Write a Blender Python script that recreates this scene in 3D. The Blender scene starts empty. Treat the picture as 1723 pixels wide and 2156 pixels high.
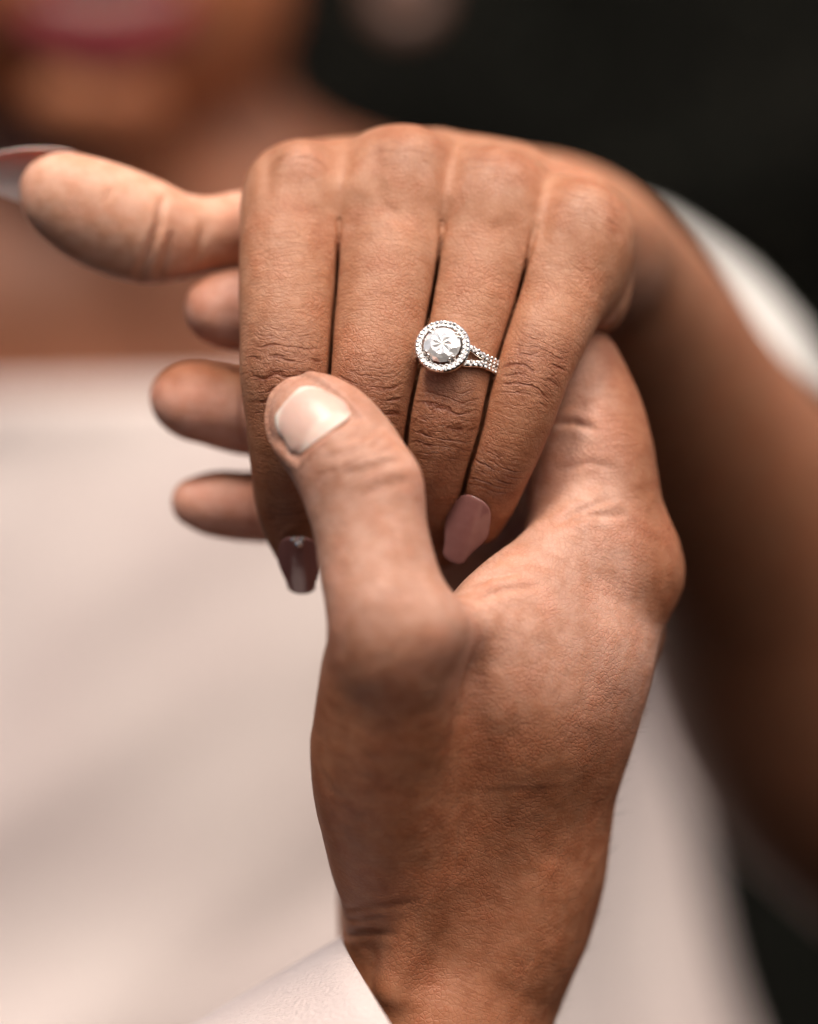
import bpy, math, random
import numpy as np
from mathutils import Vector, Matrix

# ------------------------------------------------------------------ camera / light / exposure
scene = bpy.context.scene
D = 42.0            # cm, camera to focal plane (the ring)
S = 115.0           # layout units per cm at the focal plane (1723 x 2156 layout grid)
cam_data = bpy.data.cameras.new('camera')
cam = bpy.data.objects.new('camera', cam_data)
scene.collection.objects.link(cam)
scene.camera = cam
cam.location = (0, -D / 100, 0)
cam.rotation_euler = (math.pi / 2, 0, 0)
cam_data.sensor_fit = 'HORIZONTAL'
cam_data.sensor_width = 36
cam_data.lens = 36 * D / (1723 / S)
cam_data.clip_start = 0.02
cam_data.clip_end = 50
cam_data.dof.use_dof = True
cam_data.dof.focus_distance = (D - 0.7) / 100
cam_data.dof.aperture_fstop = 4.3
cam_data.dof.aperture_blades = 0

SUN_EL, SUN_AZ = math.radians(58), math.radians(-28)   # azimuth measured from behind the camera, negative = left
world = bpy.data.worlds.new('World')
scene.world = world
world.use_nodes = True
wn = world.node_tree
sky = wn.nodes.new('ShaderNodeTexSky')
sky.sky_type = 'NISHITA'
sky.sun_disc = False
sky.sun_elevation = SUN_EL
sky.sun_rotation = math.pi + SUN_AZ
sky.air_density = 0.7
sky.dust_density = 10.0
sky.ozone_density = 0.0
bg = wn.nodes['Background']
bg.inputs['Strength'].default_value = 0.125
wn.links.new(sky.outputs[0], bg.inputs['Color'])

sun_data = bpy.data.lights.new('sun', 'SUN')
sun_data.energy = 2.3
sun_data.angle = math.radians(13)
sun_data.color = (1.0, 0.935, 0.85)
sun = bpy.data.objects.new('sun', sun_data)
scene.collection.objects.link(sun)
to_sun = Vector((math.sin(SUN_AZ) * math.cos(SUN_EL), -math.cos(SUN_AZ) * math.cos(SUN_EL), math.sin(SUN_EL)))
sun.rotation_euler = to_sun.to_track_quat('Z', 'Y').to_euler()
sun.location = to_sun * 3

scene.view_settings.view_transform = 'Standard'
scene.view_settings.look = 'None'
scene.view_settings.exposure = 0.3
scene.view_settings.gamma = 1.0
scene.render.engine = 'CYCLES'
scene.cycles.use_denoising = True
scene.cycles.max_bounces = 14
scene.cycles.diffuse_bounces = 3
scene.cycles.glossy_bounces = 4
scene.cycles.transmission_bounces = 12
scene.cycles.caustics_reflective = True
scene.cycles.caustics_refractive = True

VOX = 0.05
rng = np.random.default_rng(7)
random.seed(7)

# ------------------------------------------------------------------ helpers: layout
def P(u, v, d):
    k = (D + d) / D
    return np.array([(u - 861.5) / S * k, d, (1078.0 - v) / S * k])

def pc(px, d):
    return px / S * (D + d) / D

def nrm(a):
    a = np.asarray(a, float)
    return a / (np.linalg.norm(a, axis=-1, keepdims=True) + 1e-12)

# ------------------------------------------------------------------ helpers: numpy value noise
def vnoise(p, seed=0):
    p = np.asarray(p, float)
    i = np.floor(p).astype(np.int64)
    f = p - i
    f = f * f * (3 - 2 * f)
    def h(ix, iy, iz):
        n = (ix * 374761393 + iy * 668265263 + iz * 2147483647 + seed * 974711) & 0xffffffff
        n = ((n ^ (n >> 13)) * 1274126177) & 0xffffffff
        return ((n ^ (n >> 16)) & 0xffff) / 65535.0
    r = 0
    for dx in (0, 1):
        for dy in (0, 1):
            for dz in (0, 1):
                w = (f[:, 0] if dx else 1 - f[:, 0]) * (f[:, 1] if dy else 1 - f[:, 1]) * (f[:, 2] if dz else 1 - f[:, 2])
                r = r + w * h(i[:, 0] + dx, i[:, 1] + dy, i[:, 2] + dz)
    return r

def fbm(p, seed=0, oct=3):
    r, a, s = 0, 0.5, 0
    for o in range(oct):
        r = r + a * vnoise(p * 2 ** o, seed + o)
        s += a
        a *= 0.5
    return r / s

def sstep(a, b, x):
    t = np.clip((x - a) / (b - a), 0, 1)
    return t * t * (3 - 2 * t)

# ------------------------------------------------------------------ helpers: distance-field flesh
class Chain:
    """a bent limb: stations (pos, half width, dorsal half thickness, palmar half thickness)"""
    def __init__(self, stations, dorsal, step=0.09):
        pts = np.array([s[0] for s in stations], float)
        rad = np.array([s[1:4] for s in stations], float)
        seg = np.linalg.norm(np.diff(pts, axis=0), axis=1)
        t = np.concatenate([[0], np.cumsum(seg)])
        n = max(4, int(t[-1] / step))
        tt = np.linspace(0, t[-1], n)
        both = np.concatenate([pts, rad], axis=1)
        out = np.zeros((n, 6))
        m = np.zeros_like(both)
        for i in range(len(pts)):
            if 0 < i < len(pts) - 1:
                a, b = t[i] - t[i - 1], t[i + 1] - t[i]
                m[i] = ((both[i] - both[i - 1]) / a * b + (both[i + 1] - both[i]) / b * a) / (a + b)
            elif i == 0:
                m[i] = (both[1] - both[0]) / (t[1] - t[0])
            else:
                m[i] = (both[-1] - both[-2]) / (t[-1] - t[-2])
        j = np.clip(np.searchsorted(t, tt, 'right') - 1, 0, len(pts) - 2)
        hh = (t[j + 1] - t[j])
        x = ((tt - t[j]) / hh)[:, None]
        hh = hh[:, None]
        out = ((2 * x**3 - 3 * x**2 + 1) * both[j] + (x**3 - 2 * x**2 + x) * hh * m[j]
               + (-2 * x**3 + 3 * x**2) * both[j + 1] + (x**3 - x**2) * hh * m[j + 1])
        self.c = out[:, :3]
        self.w, self.hd, self.hp = np.maximum(out[:, 3:6].T, 0.05)
        self.t = tt
        self.st = t
        T = nrm(np.gradient(self.c, axis=0))
        hint = np.asarray(dorsal, float)
        if hint.ndim == 2:
            hint = np.stack([np.interp(tt, t, hint[:, q]) for q in range(3)], 1)
        Dv = nrm(hint - (T * hint).sum(1, keepdims=True) * T)
        self.T, self.Dv = T, Dv
        self.L = np.cross(T, Dv)

    def ball(self, i, l, s, d):
        h = np.where(d > 0, self.hd[i], self.hp[i])
        w = self.w[i]
        r = min(w, (self.hd[i] + self.hp[i]) * 0.5)
        return np.sqrt(l * l + (s * (r / w))**2 + (d * (r / h))**2) - r

    def local(self, p):
        """nearest station for free points: distance, along, sideways, dorsal"""
        best = np.full(len(p), 1e9)
        o = np.zeros((len(p), 3))
        for i in range(len(self.c)):
            q = p - self.c[i]
            l, s, d = q @ self.T[i], q @ self.L[i], q @ self.Dv[i]
            f = self.ball(i, l, s, d)
            m = f < best
            best[m] = f[m]
            o[m, 0] = self.t[i] + l[m]
            o[m, 1] = s[m]
            o[m, 2] = d[m]
        return best, o

class Grid:
    def __init__(self, xs, ys, zs):
        self.x, self.y, self.z = xs, ys, zs
        self.F = np.full((len(xs), len(ys), len(zs)), 3.0, np.float32)

    def box(self, c, r):
        sl = []
        for ax, g in enumerate((self.x, self.y, self.z)):
            a = max(0, np.searchsorted(g, c[ax] - r) - 1)
            b = min(len(g), np.searchsorted(g, c[ax] + r) + 1)
            sl.append(slice(a, b))
        return sl

    def chain_field(self, ch, margin=0.9):
        """field of one chain on its own box"""
        R = np.maximum(ch.w, np.maximum(ch.hd, ch.hp)) + margin
        lo = (ch.c - R[:, None]).min(0)
        hi = (ch.c + R[:, None]).max(0)
        sl = []
        for ax, g in enumerate((self.x, self.y, self.z)):
            sl.append(slice(max(0, np.searchsorted(g, lo[ax]) - 1), min(len(g), np.searchsorted(g, hi[ax]) + 1)))
        sub = np.full([s.stop - s.start for s in sl], 3.0, np.float32)
        for i in range(len(ch.c)):
            b = self.box(ch.c[i], R[i])
            if any(s.stop <= s.start for s in b):
                continue
            qx = (self.x[b[0]] - ch.c[i, 0]).astype(np.float32)[:, None, None]
            qy = (self.y[b[1]] - ch.c[i, 1]).astype(np.float32)[None, :, None]
            qz = (self.z[b[2]] - ch.c[i, 2]).astype(np.float32)[None, None, :]
            T, L, V = ch.T[i].astype(np.float32), ch.L[i].astype(np.float32), ch.Dv[i].astype(np.float32)
            l = qx * T[0] + qy * T[1] + qz * T[2]
            s = qx * L[0] + qy * L[1] + qz * L[2]
            d = qx * V[0] + qy * V[1] + qz * V[2]
            f = ch.ball(i, l, s, d).astype(np.float32)
            v = sub[b[0].start - sl[0].start:b[0].stop - sl[0].start,
                    b[1].start - sl[1].start:b[1].stop - sl[1].start,
                    b[2].start - sl[2].start:b[2].stop - sl[2].start]
            np.minimum(v, f, out=v)
        return sl, sub

    def ellipsoid_field(self, c, r, axes=None, margin=0.9):
        c = np.asarray(c, float)
        r = np.asarray(r, float) * np.ones(3)
        A = np.eye(3) if axes is None else np.asarray(axes, float)
        sl = self.box(c, r.max() + margin)
        qx = (self.x[sl[0]] - c[0]).astype(np.float32)[:, None, None]
        qy = (self.y[sl[1]] - c[1]).astype(np.float32)[None, :, None]
        qz = (self.z[sl[2]] - c[2]).astype(np.float32)[None, None, :]
        m = float(r.min())
        acc = 0
        for a in range(3):
            acc = acc + ((qx * A[a, 0] + qy * A[a, 1] + qz * A[a, 2]) * (m / r[a]))**2
        return sl, (np.sqrt(acc) - m).astype(np.float32)

    @staticmethod
    def smin(a, b, k):
        h = np.maximum(k - np.abs(a - b), 0) / k
        return np.minimum(a, b) - h * h * k * 0.25

    def add(self, item, k=0.0, base=None):
        sl, f = item
        v = self.F[sl[0], sl[1], sl[2]]
        if k <= 0:
            np.minimum(v, f, out=v)
        elif base is None:
            v[...] = self.smin(v, f, k)
        else:
            np.minimum(v, self.smin(base[sl[0], sl[1], sl[2]], f, k), out=v)

    def cut(self, item, k=0.1):
        sl, f = item
        v = self.F[sl[0], sl[1], sl[2]]
        v[...] = -self.smin(-v, f, k)

    def mesh(self, relax=1):
        F = self.F
        s = F < 0
        n = [q - 1 for q in F.shape]
        cnt = np.zeros(n, np.int8)
        for a in (0, 1):
            for b in (0, 1):
                for c in (0, 1):
                    cnt += s[a:a + n[0], b:b + n[1], c:c + n[2]]
        mask = (cnt > 0) & (cnt < 8)
        idx = np.full(n, -1, np.int32)
        ci = np.argwhere(mask)
        idx[mask] = np.arange(len(ci), dtype=np.int32)
        acc = np.zeros((len(ci), 3))
        num = np.zeros(len(ci))
        for ax in range(3):
            o1, o2 = [q for q in range(3) if q != ax]
            for b in (0, 1):
                for c in (0, 1):
                    A = np.zeros(3, int); A[o1] = b; A[o2] = c
                    B = A.copy(); B[ax] = 1
                    fa = F[tuple((ci + A).T)]
                    fb = F[tuple((ci + B).T)]
                    x = (fa < 0) != (fb < 0)
                    t = np.where(x, fa / np.where(x, fa - fb, 1), 0)
                    p = A[None] + t[:, None] * (B - A)[None]
                    acc[x] += p[x]
                    num[x] += 1
        iv = ci + acc / num[:, None]
        V = np.stack([np.interp(iv[:, q], np.arange(len(g)), g) for q, g in enumerate((self.x, self.y, self.z))], 1)
        quads = []
        for ax in range(3):
            o1, o2 = [(1, 2), (2, 0), (0, 1)][ax]
            sa = [slice(None)] * 3; sb = [slice(None)] * 3
            sa[ax] = slice(0, -1); sb[ax] = slice(1, None)
            sA = s[tuple(sa)]; sB = s[tuple(sb)]
            e = np.argwhere(sA != sB)
            ok = (e[:, o1] > 0) & (e[:, o2] > 0) & (e[:, o1] < n[o1]) & (e[:, o2] < n[o2])
            e = e[ok]
            inside = sA[tuple(e.T)]
            def cell(d1, d2):
                q = e.copy(); q[:, o1] -= d1; q[:, o2] -= d2
                return idx[tuple(q.T)]
            q = np.stack([cell(1, 1), cell(0, 1), cell(0, 0), cell(1, 0)], 1)
            q[~inside] = q[~inside][:, ::-1]
            quads.append(q)
        Q = np.concatenate(quads)
        for _ in range(relax):
            V = smooth(V, Q, 0.5)
        return V, Q

def smooth(V, Q, lam):
    acc = np.zeros_like(V)
    num = np.zeros(len(V))
    for a in range(4):
        for b in (Q[:, (a + 1) % 4], Q[:, (a + 3) % 4]):
            for q in range(3):
                acc[:, q] += np.bincount(Q[:, a], weights=V[b, q], minlength=len(V))
            num += np.bincount(Q[:, a], minlength=len(V))
    return V + lam * (acc / np.maximum(num, 1)[:, None] - V)

def vert_normals(V, Q):
    n = np.cross(V[Q[:, 2]] - V[Q[:, 0]], V[Q[:, 3]] - V[Q[:, 1]])
    N = np.zeros_like(V)
    for a in range(4):
        for q in range(3):
            N[:, q] += np.bincount(Q[:, a], weights=n[:, q], minlength=len(V))
    return nrm(N)

def axis_grid(lo, flo, fhi, hi, h, grow=1.06, hmax=0.35):
    mid = list(np.arange(flo, fhi + h, h))
    a = []
    x, s = mid[0], h
    while x > lo:
        s = min(s * grow, hmax); x -= s; a.append(x)
    b = []
    x, s = mid[-1], h
    while x < hi:
        s = min(s * grow, hmax); x += s; b.append(x)
    return np.array(a[::-1] + mid + b)

# ------------------------------------------------------------------ helpers: objects
COL = scene.collection
def link(o, parent=None):
    COL.objects.link(o)
    if parent is not None:
        o.parent = parent
    return o

def make_mesh(name, V, Q, mat, parent=None, smooth_shade=True, attrs=None, color=None):
    """V in cm"""
    me = bpy.data.meshes.new(name)
    V = np.asarray(V, float) * 0.01
    if isinstance(Q, np.ndarray):
        m = Q.shape[1]
        me.vertices.add(len(V))
        me.vertices.foreach_set('co', V.astype(np.float32).ravel())
        me.loops.add(Q.size)
        me.loops.foreach_set('vertex_index', Q.astype(np.int32).ravel())
        me.polygons.add(len(Q))
        me.polygons.foreach_set('loop_start', np.arange(0, Q.size, m, dtype=np.int32))
        me.update(calc_edges=True)
        me.validate()
    else:
        me.from_pydata([tuple(v) for v in V], [], Q)
        me.update()
    if smooth_shade:
        me.polygons.foreach_set('use_smooth', np.ones(len(me.polygons), bool))
    if color is not None:
        a = me.attributes.new('tone', 'FLOAT_COLOR', 'POINT')
        a.data.foreach_set('color', np.concatenate([color, np.ones((len(color), 1))], 1).astype(np.float32).ravel())
    for k, v in (attrs or {}).items():
        v = np.asarray(v, np.float32)
        if v.ndim == 1:
            a = me.attributes.new(k, 'FLOAT', 'POINT')
            a.data.foreach_set('value', v)
        else:
            a = me.attributes.new(k, 'FLOAT_VECTOR', 'POINT')
            a.data.foreach_set('vector', v.ravel())
    if mat is not None:
        me.materials.append(mat)
    o = bpy.data.objects.new(name, me)
    return link(o, parent)

def tag(o, label, cat=None, group=None, kind=None):
    if label: o['label'] = label
    if cat: o['category'] = cat
    if group: o['group'] = group
    if kind: o['kind'] = kind
    return o

def empty(name, loc_cm):
    o = bpy.data.objects.new(name, None)
    o.empty_display_size = 0.02
    o.location = [q * 0.01 for q in loc_cm]
    return link(o)

def adopt(child, root):
    """parent keeping the child's mesh where it was modelled"""
    child.parent = root
    child.location = [-q for q in root.location]

# ------------------------------------------------------------------ materials
class NT:
    def __init__(self, name):
        self.m = bpy.data.materials.new(name)
        self.m.use_nodes = True
        self.t = self.m.node_tree
        self.b = self.t.nodes['Principled BSDF']
    def node(self, kind, **kw):
        n = self.t.nodes.new(kind)
        for k, v in kw.items():
            setattr(n, k, v)
        return n
    def put(self, sock, v):
        if isinstance(v, bpy.types.NodeSocket):
            self.t.links.new(v, sock)
        else:
            sock.default_value = v
    def math(self, op, a, b=0.0, c=0.0, clamp=False):
        n = self.node('ShaderNodeMath', operation=op, use_clamp=clamp)
        for q, v in enumerate((a, b, c)):
            self.put(n.inputs[q], v)
        return n.outputs[0]
    def vec(self, x, y, z=0.0):
        n = self.node('ShaderNodeCombineXYZ')
        for q, v in enumerate((x, y, z)):
            self.put(n.inputs[q], v)
        return n.outputs[0]
    def sep(self, v):
        n = self.node('ShaderNodeSeparateXYZ')
        self.put(n.inputs[0], v)
        return n.outputs
    def attr(self, name):
        return self.node('ShaderNodeAttribute', attribute_name=name)
    def noise(self, v, scale, detail=2.0, rough=0.5):
        n = self.node('ShaderNodeTexNoise')
        if v is not None: self.put(n.inputs['Vector'], v)
        n.inputs['Scale'].default_value = scale
        n.inputs['Detail'].default_value = detail
        n.inputs['Roughness'].default_value = rough
        return n.outputs['Fac']
    def edge(self, v, scale, rnd=1.0):
        n = self.node('ShaderNodeTexVoronoi', feature='DISTANCE_TO_EDGE')
        if v is not None: self.put(n.inputs['Vector'], v)
        n.inputs['Scale'].default_value = scale
        n.inputs['Randomness'].default_value = rnd
        return n.outputs['Distance']
    def step(self, x, a, b, lo=0.0, hi=1.0):
        n = self.node('ShaderNodeMapRange', interpolation_type='SMOOTHSTEP')
        self.put(n.inputs['Value'], x)
        n.inputs['From Min'].default_value = a
        n.inputs['From Max'].default_value = b
        n.inputs['To Min'].default_value = lo
        n.inputs['To Max'].default_value = hi
        return n.outputs[0]
    def mix(self, fac, a, b, blend='MIX'):
        n = self.node('ShaderNodeMix', data_type='RGBA', blend_type=blend)
        self.put(n.inputs['Factor'], fac)
        self.put(n.inputs['A'], a if not isinstance(a, tuple) else (*a, 1))
        self.put(n.inputs['B'], b if not isinstance(b, tuple) else (*b, 1))
        return n.outputs['Result']
    def bump(self, h, dist, strength=1.0, normal=None):
        n = self.node('ShaderNodeBump')
        n.inputs['Strength'].default_value = strength
        n.inputs['Distance'].default_value = dist
        self.put(n.inputs['Height'], h)
        if normal is not None: self.put(n.inputs['Normal'], normal)
        return n.outputs[0]
    def pos(self):
        return self.node('ShaderNodeTexCoord').outputs['Object']

def skin_material(name, fine=1.0, wrinkle=1.0, sss=0.16, rough=0.54, streak=(0.0, 0.0)):
    m = NT(name)
    pos = m.pos()
    tone = m.attr('tone').outputs['Color']
    fc = m.sep(m.attr('joint').outputs['Vector'])      # x: cm along the finger from the joint, y: cm across, z: wrinkle mask
    jx, js, mask = fc[0], fc[1], fc[2]
    lb = m.sep(m.attr('limb').outputs['Vector'])       # x: cm along the limb, y: cm across, z: mask
    def n2(x, y, scale, detail=1.0):
        n = m.node('ShaderNodeTexNoise', noise_dimensions='2D')
        m.put(n.inputs['Vector'], m.vec(x, y)); n.inputs['Scale'].default_value = scale; n.inputs['Detail'].default_value = detail
        return n.outputs['Fac']
    def ridge(f, w):
        return m.step(m.math('ABSOLUTE', m.math('SUBTRACT', f, 0.5)), 0.0, w, 1.0, 0.0)
    wn_ = n2(jx, js, 2.0, 0.6)
    wob = m.math('MULTIPLY', m.math('SUBTRACT', wn_, 0.5), 0.2)
    yy = m.attr('across').outputs['Fac']
    arch = m.math('MULTIPLY', m.math('MULTIPLY', yy, yy), m.math('MULTIPLY', jx, 0.9))
    x = m.math('SUBTRACT', m.math('ADD', jx, wob), arch)
    cre = 0.0
    for c, wd, a in ((-0.42, 0.014, .5), (-0.27, 0.016, .6), (-0.12, 0.02, .9), (0.06, 0.026, 1.0), (0.20, 0.016, .6), (0.33, 0.02, .85), (0.48, 0.014, .5)):
        cre = m.math('MAXIMUM', cre, m.step(m.math('ABSOLUTE', m.math('SUBTRACT', x, c)), 0.0, wd * 1.7, a, 0.0))
    brk = m.step(n2(m.math('MULTIPLY', jx, 3.0), js, 1.9), 0.34, 0.54)
    cre = m.math('MULTIPLY', m.math('MULTIPLY', cre, brk), m.step(mask, 0.05, 0.85))
    # finer wrinkles over the joint: across the finger, and two slanting families
    r1 = ridge(n2(m.math('MULTIPLY', x, 10.5), m.math('MULTIPLY', js, 1.9), 1.0), 0.075)
    dx = m.math('ADD', jx, m.math('MULTIPLY', js, 0.7)); dy = m.math('SUBTRACT', js, m.math('MULTIPLY', jx, 0.7))
    r2 = ridge(n2(m.math('MULTIPLY', dx, 8.5), m.math('MULTIPLY', dy, 3.4), 1.0), 0.055)
    ex = m.math('SUBTRACT', jx, m.math('MULTIPLY', js, 1.1)); ey = m.math('ADD', js, m.math('MULTIPLY', jx, 1.1))
    r3 = ridge(n2(m.math('MULTIPLY', ex, 7.5), m.math('MULTIPLY', ey, 3.2), 1.0), 0.05)
    net = m.math('MAXIMUM', m.math('MULTIPLY', r1, 0.9), m.math('MAXIMUM', m.math('MULTIPLY', r2, 0.6), m.math('MULTIPLY', r3, 0.55)))
    net = m.math('MULTIPLY', net, m.step(mask, 0.03, 0.55))
    # faint lines across the limb everywhere on its back
    l1 = ridge(n2(m.math('MULTIPLY', lb[0], 9.0), m.math('MULTIPLY', lb[1], 1.7), 1.0, 1), 0.09)
    l2 = ridge(n2(m.math('MULTIPLY', m.math('ADD', lb[0], m.math('MULTIPLY', lb[1], 1.0)), 8.0), m.math('MULTIPLY', lb[1], 3.0), 1.0, 1), 0.08)
    lin = m.math('MULTIPLY', m.math('MAXIMUM', l1, m.math('MULTIPLY', l2, 0.7)), lb[2])
    # skin grain
    cell = m.step(m.edge(pos, 1150.0), 0.0, 0.2, 1.0, 0.0)
    patch = m.noise(pos, 130.0, 2)
    h = m.math('MULTIPLY', cre, -0.00017 * wrinkle)
    h = m.math('ADD', h, m.math('MULTIPLY', net, -0.00006 * wrinkle))
    h = m.math('ADD', h, m.math('MULTIPLY', lin, -0.000036 * wrinkle))
    h = m.math('ADD', h, m.math('MULTIPLY', m.math('MULTIPLY', cell, m.step(patch, .3, .65, .3, 1.0)), -0.00005 * fine))
    big = m.noise(pos, 330.0, 3)
    h = m.math('ADD', h, m.math('MULTIPLY', big, 0.00017 * fine))
    m.put(m.b.inputs['Normal'], m.bump(h, 1.0))
    # pigment: blotches and the darker skin in the wrinkles over a joint
    col = m.mix(m.step(big, 0.35, 0.68, 0.0, 0.75), tone, m.mix(1.0, tone, (0.86, 0.74, 0.64), 'MULTIPLY'))
    col = m.mix(m.step(patch, 0.42, 0.7, 0.0, 0.45), col, m.mix(1.0, col, (1.05, 0.86, 0.8), 'MULTIPLY'))
    pig = m.math('ADD', m.math('MULTIPLY', cre, 0.95), m.math('ADD', m.math('MULTIPLY', net, 0.45), m.math('ADD', m.math('MULTIPLY', lin, 0.2), m.math('MULTIPLY', cell, 0.13))), clamp=True)
    col = m.mix(pig, col, m.mix(1.0, col, (0.50, 0.34, 0.25), 'MULTIPLY'))
    m.put(m.b.inputs['Base Color'], col)
    m.b.inputs['Roughness'].default_value = rough
    m.b.inputs['Specular IOR Level'].default_value = 0.42
    m.b.inputs['Subsurface Weight'].default_value = sss
    m.b.inputs['Subsurface Radius'].default_value = (1.0, 0.34, 0.16)
    m.b.inputs['Subsurface Scale'].default_value = 0.0032
    return m.m

def simple(name, color, rough=0.5, spec=0.5, **kw):
    m = NT(name)
    m.b.inputs['Base Color'].default_value = (*color, 1)
    m.b.inputs['Roughness'].default_value = rough
    m.b.inputs['Specular IOR Level'].default_value = spec
    for k, v in kw.items():
        m.b.inputs[k].default_value = v
    return m

# ================================================================== the woman's left hand
SKIN_W = skin_material('skin_woman', fine=1.0, wrinkle=1.0)
SKIN_M = skin_material('skin_man', fine=1.0, wrinkle=0.8, sss=0.18)

def fing(rows, hd=0.86, hp=0.92, fat=1.02):
    out = []
    for r in rows:
        u, v, d, w = r[:4]
        a = r[4] if len(r) > 4 else hd
        b = r[5] if len(r) > 5 else hp
        w = pc(w, d) * fat
        out.append((P(u, v, d), w, w * a, w * b))
    return out

def cmst(rows):
    return [(P(u, v, d), w, a, b) for (u, v, d, w, a, b) in rows]

DH = (0.0, -1.0, 0.30)
w_index = Chain(fing([(622, 404, 1.55, 94), (608, 480, 1.05, 98), (606, 600, .6, 101), (604, 700, .3, 98), (602, 790, .1, 95),
                      (603, 880, .22, 85), (606, 960, .5, 79), (611, 1045, .95, 74), (620, 1110, 1.3, 64), (627, 1150, 1.5, 52)]), DH)
w_middle = Chain(fing([(848, 372, 1.5, 102), (834, 480, 1.05, 104), (816, 600, .55, 103), (800, 700, .25, 99), (787, 790, .02, 93),
                       (777, 855, .0, 89), (772, 930, .25, 87), (769, 1020, .8, 79), (769, 1090, 1.5, 73), (769, 1160, 2.4, 60)]), DH)
w_ring = Chain(fing([(1035, 412, 1.4, 98), (1022, 500, 1.0, 98), (1004, 600, .58, 92), (980, 690, .3, 86), (958, 780, .1, 82),
                     (939, 880, .02, 82), (925, 970, .3, 79), (917, 1050, .85, 74), (916, 1095, 1.3, 65), (922, 1150, 2.2, 56)]), DH)
w_pinky = Chain(fing([(1228, 488, 1.2, 98), (1200, 575, .85, 98), (1172, 655, .52, 90), (1143, 730, .2, 82), (1120, 790, .0, 77),
                      (1097, 860, -.05, 75), (1072, 925, .05, 73), (1046, 985, .2, 71), (1026, 1045, .45, 63), (1006, 1100, .75, 52)]), (0.12, -1.0, 0.35))
TH = (0.05, 1.0, 0.35)
w_thumb = Chain(fing([(930, 610, 6.2, 120), (640, 530, 3.9, 96), (520, 484, 3.1, 82), (440, 494, 2.75, 80), (375, 497, 2.55, 92), (310, 487, 2.4, 110),
                      (235, 461, 2.3, 114), (165, 430, 2.2, 105), (115, 402, 2.15, 84), (92, 388, 2.15, 60)], .74, .8), TH)
fingers_w = [w_index, w_middle, w_ring, w_pinky]

XA = (0.95, 0.15, -0.3)
meta_w = [
    Chain(cmst([(622, 398, 1.6, .8, .76, .9), (705, 395, 3.6, .8, .66, 1.0), (960, 470, 7.2, .9, .9, 1.0)]), (0, -.25, 1)),
    Chain(cmst([(848, 368, 1.5, .9, .8, .9), (905, 372, 3.6, .85, .7, 1.1), (1060, 470, 7.2, .9, .95, 1.2)]), (0, -.25, 1)),
    Chain(cmst([(1035, 408, 1.4, .86, .8, .9), (1070, 410, 3.6, .85, .74, 1.1), (1170, 500, 7.2, .9, .95, 1.2)]), (.1, -.25, 1)),
    Chain(cmst([(1226, 484, 1.2, .84, .8, .9), (1236, 480, 3.6, .85, .8, 1.1), (1270, 545, 7.2, .9, .95, 1.0)]), (.3, -.25, 1)),
]
arm_w = Chain([(P(1135, 480, 6.4), 2.35, 1.5, 1.7), (P(1195, 500, 8.2), 2.4, 1.7, 1.8), (P(1295, 640, 11), 2.5, 2.25, 2.3),
               (P(1425, 875, 15), 3.05, 2.95, 3.0), (P(1600, 1150, 19.5), 3.7, 3.7, 3.9), (P(1805, 1545, 24), 4.4, 4.2, 4.8),
               (P(1930, 1720, 26.5), 4.2, 4.2, 4.4)], (.35, -.35, 1.0), step=0.2)

gx = axis_grid(-9.0, -8.2, 5.9, 21, VOX)
gy = axis_grid(-1.6, -1.3, 5.2, 32, VOX)
gz = axis_grid(-16.5, -2.2, 7.6, 9.0, VOX)
G = Grid(gx, gy, gz)
for c in meta_w:
    G.add(G.chain_field(c), 0.55)
G.add(G.chain_field(arm_w, 1.2), 1.1)
# flesh of the palm, heel of the thumb and little-finger side
G.add(G.ellipsoid_field(P(900, 540, 4.3), (2.9, 2.5, 1.05)), 0.8)
G.add(G.ellipsoid_field(P(1235, 590, 2.3), (.84, 1.3, .95)), 0.7)
G.add(G.ellipsoid_field(P(1255, 635, 1.75), (.5, .7, .62)), 0.5)
# the row of knuckles and the back of the hand behind it are one sheet
G.add(G.chain_field(Chain([(P(u, v, d), r, r, r) for (u, v, d, r) in ((612, 440, 1.4, .74), (720, 420, 1.25, .7), (848, 412, 1.3, .8), (942, 432, 1.2, .7),
      (1035, 452, 1.2, .78), (1132, 482, 1.15, .68), (1222, 525, 1.1, .78))], (0, -1, .4))), 0.5)
G.add(G.chain_field(Chain([(P(u, v, d), r, r, r) for (u, v, d, r) in ((640, 382, 1.8, .7), (735, 366, 1.75, .7), (848, 358, 1.75, .72), (945, 374, 1.7, .7),
      (1035, 396, 1.65, .72), (1132, 428, 1.6, .68), (1215, 474, 1.5, .72))], (0, -1, .4))), 0.45)
G.add(G.chain_field(Chain([(P(u, v, d), .74, .74, .74) for (u, v, d) in ((650, 385, 2.9), (760, 362, 3.2), (900, 356, 3.4), (1080, 382, 3.4), (1215, 438, 3.2))], (0, -1, .4))), 0.6)
# webs between the finger roots
for (u, v, d, r) in ((707, 505, 1.12, .5), (924, 530, 1.02, .5), (1126, 556, .95, .5)):
    G.add(G.ellipsoid_field(P(u, v, d), (r * .7, r * 1.1, r)), 0.4)
palm = G.F.copy()
G.F[...] = 3.0
each = []
for c in fingers_w:
    sl, f = G.chain_field(c, 1.0)
    each.append((sl, f))
    G.add((sl, f), 0.03)
G.F[...] = G.smin(palm, G.F, 0.42)
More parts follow.
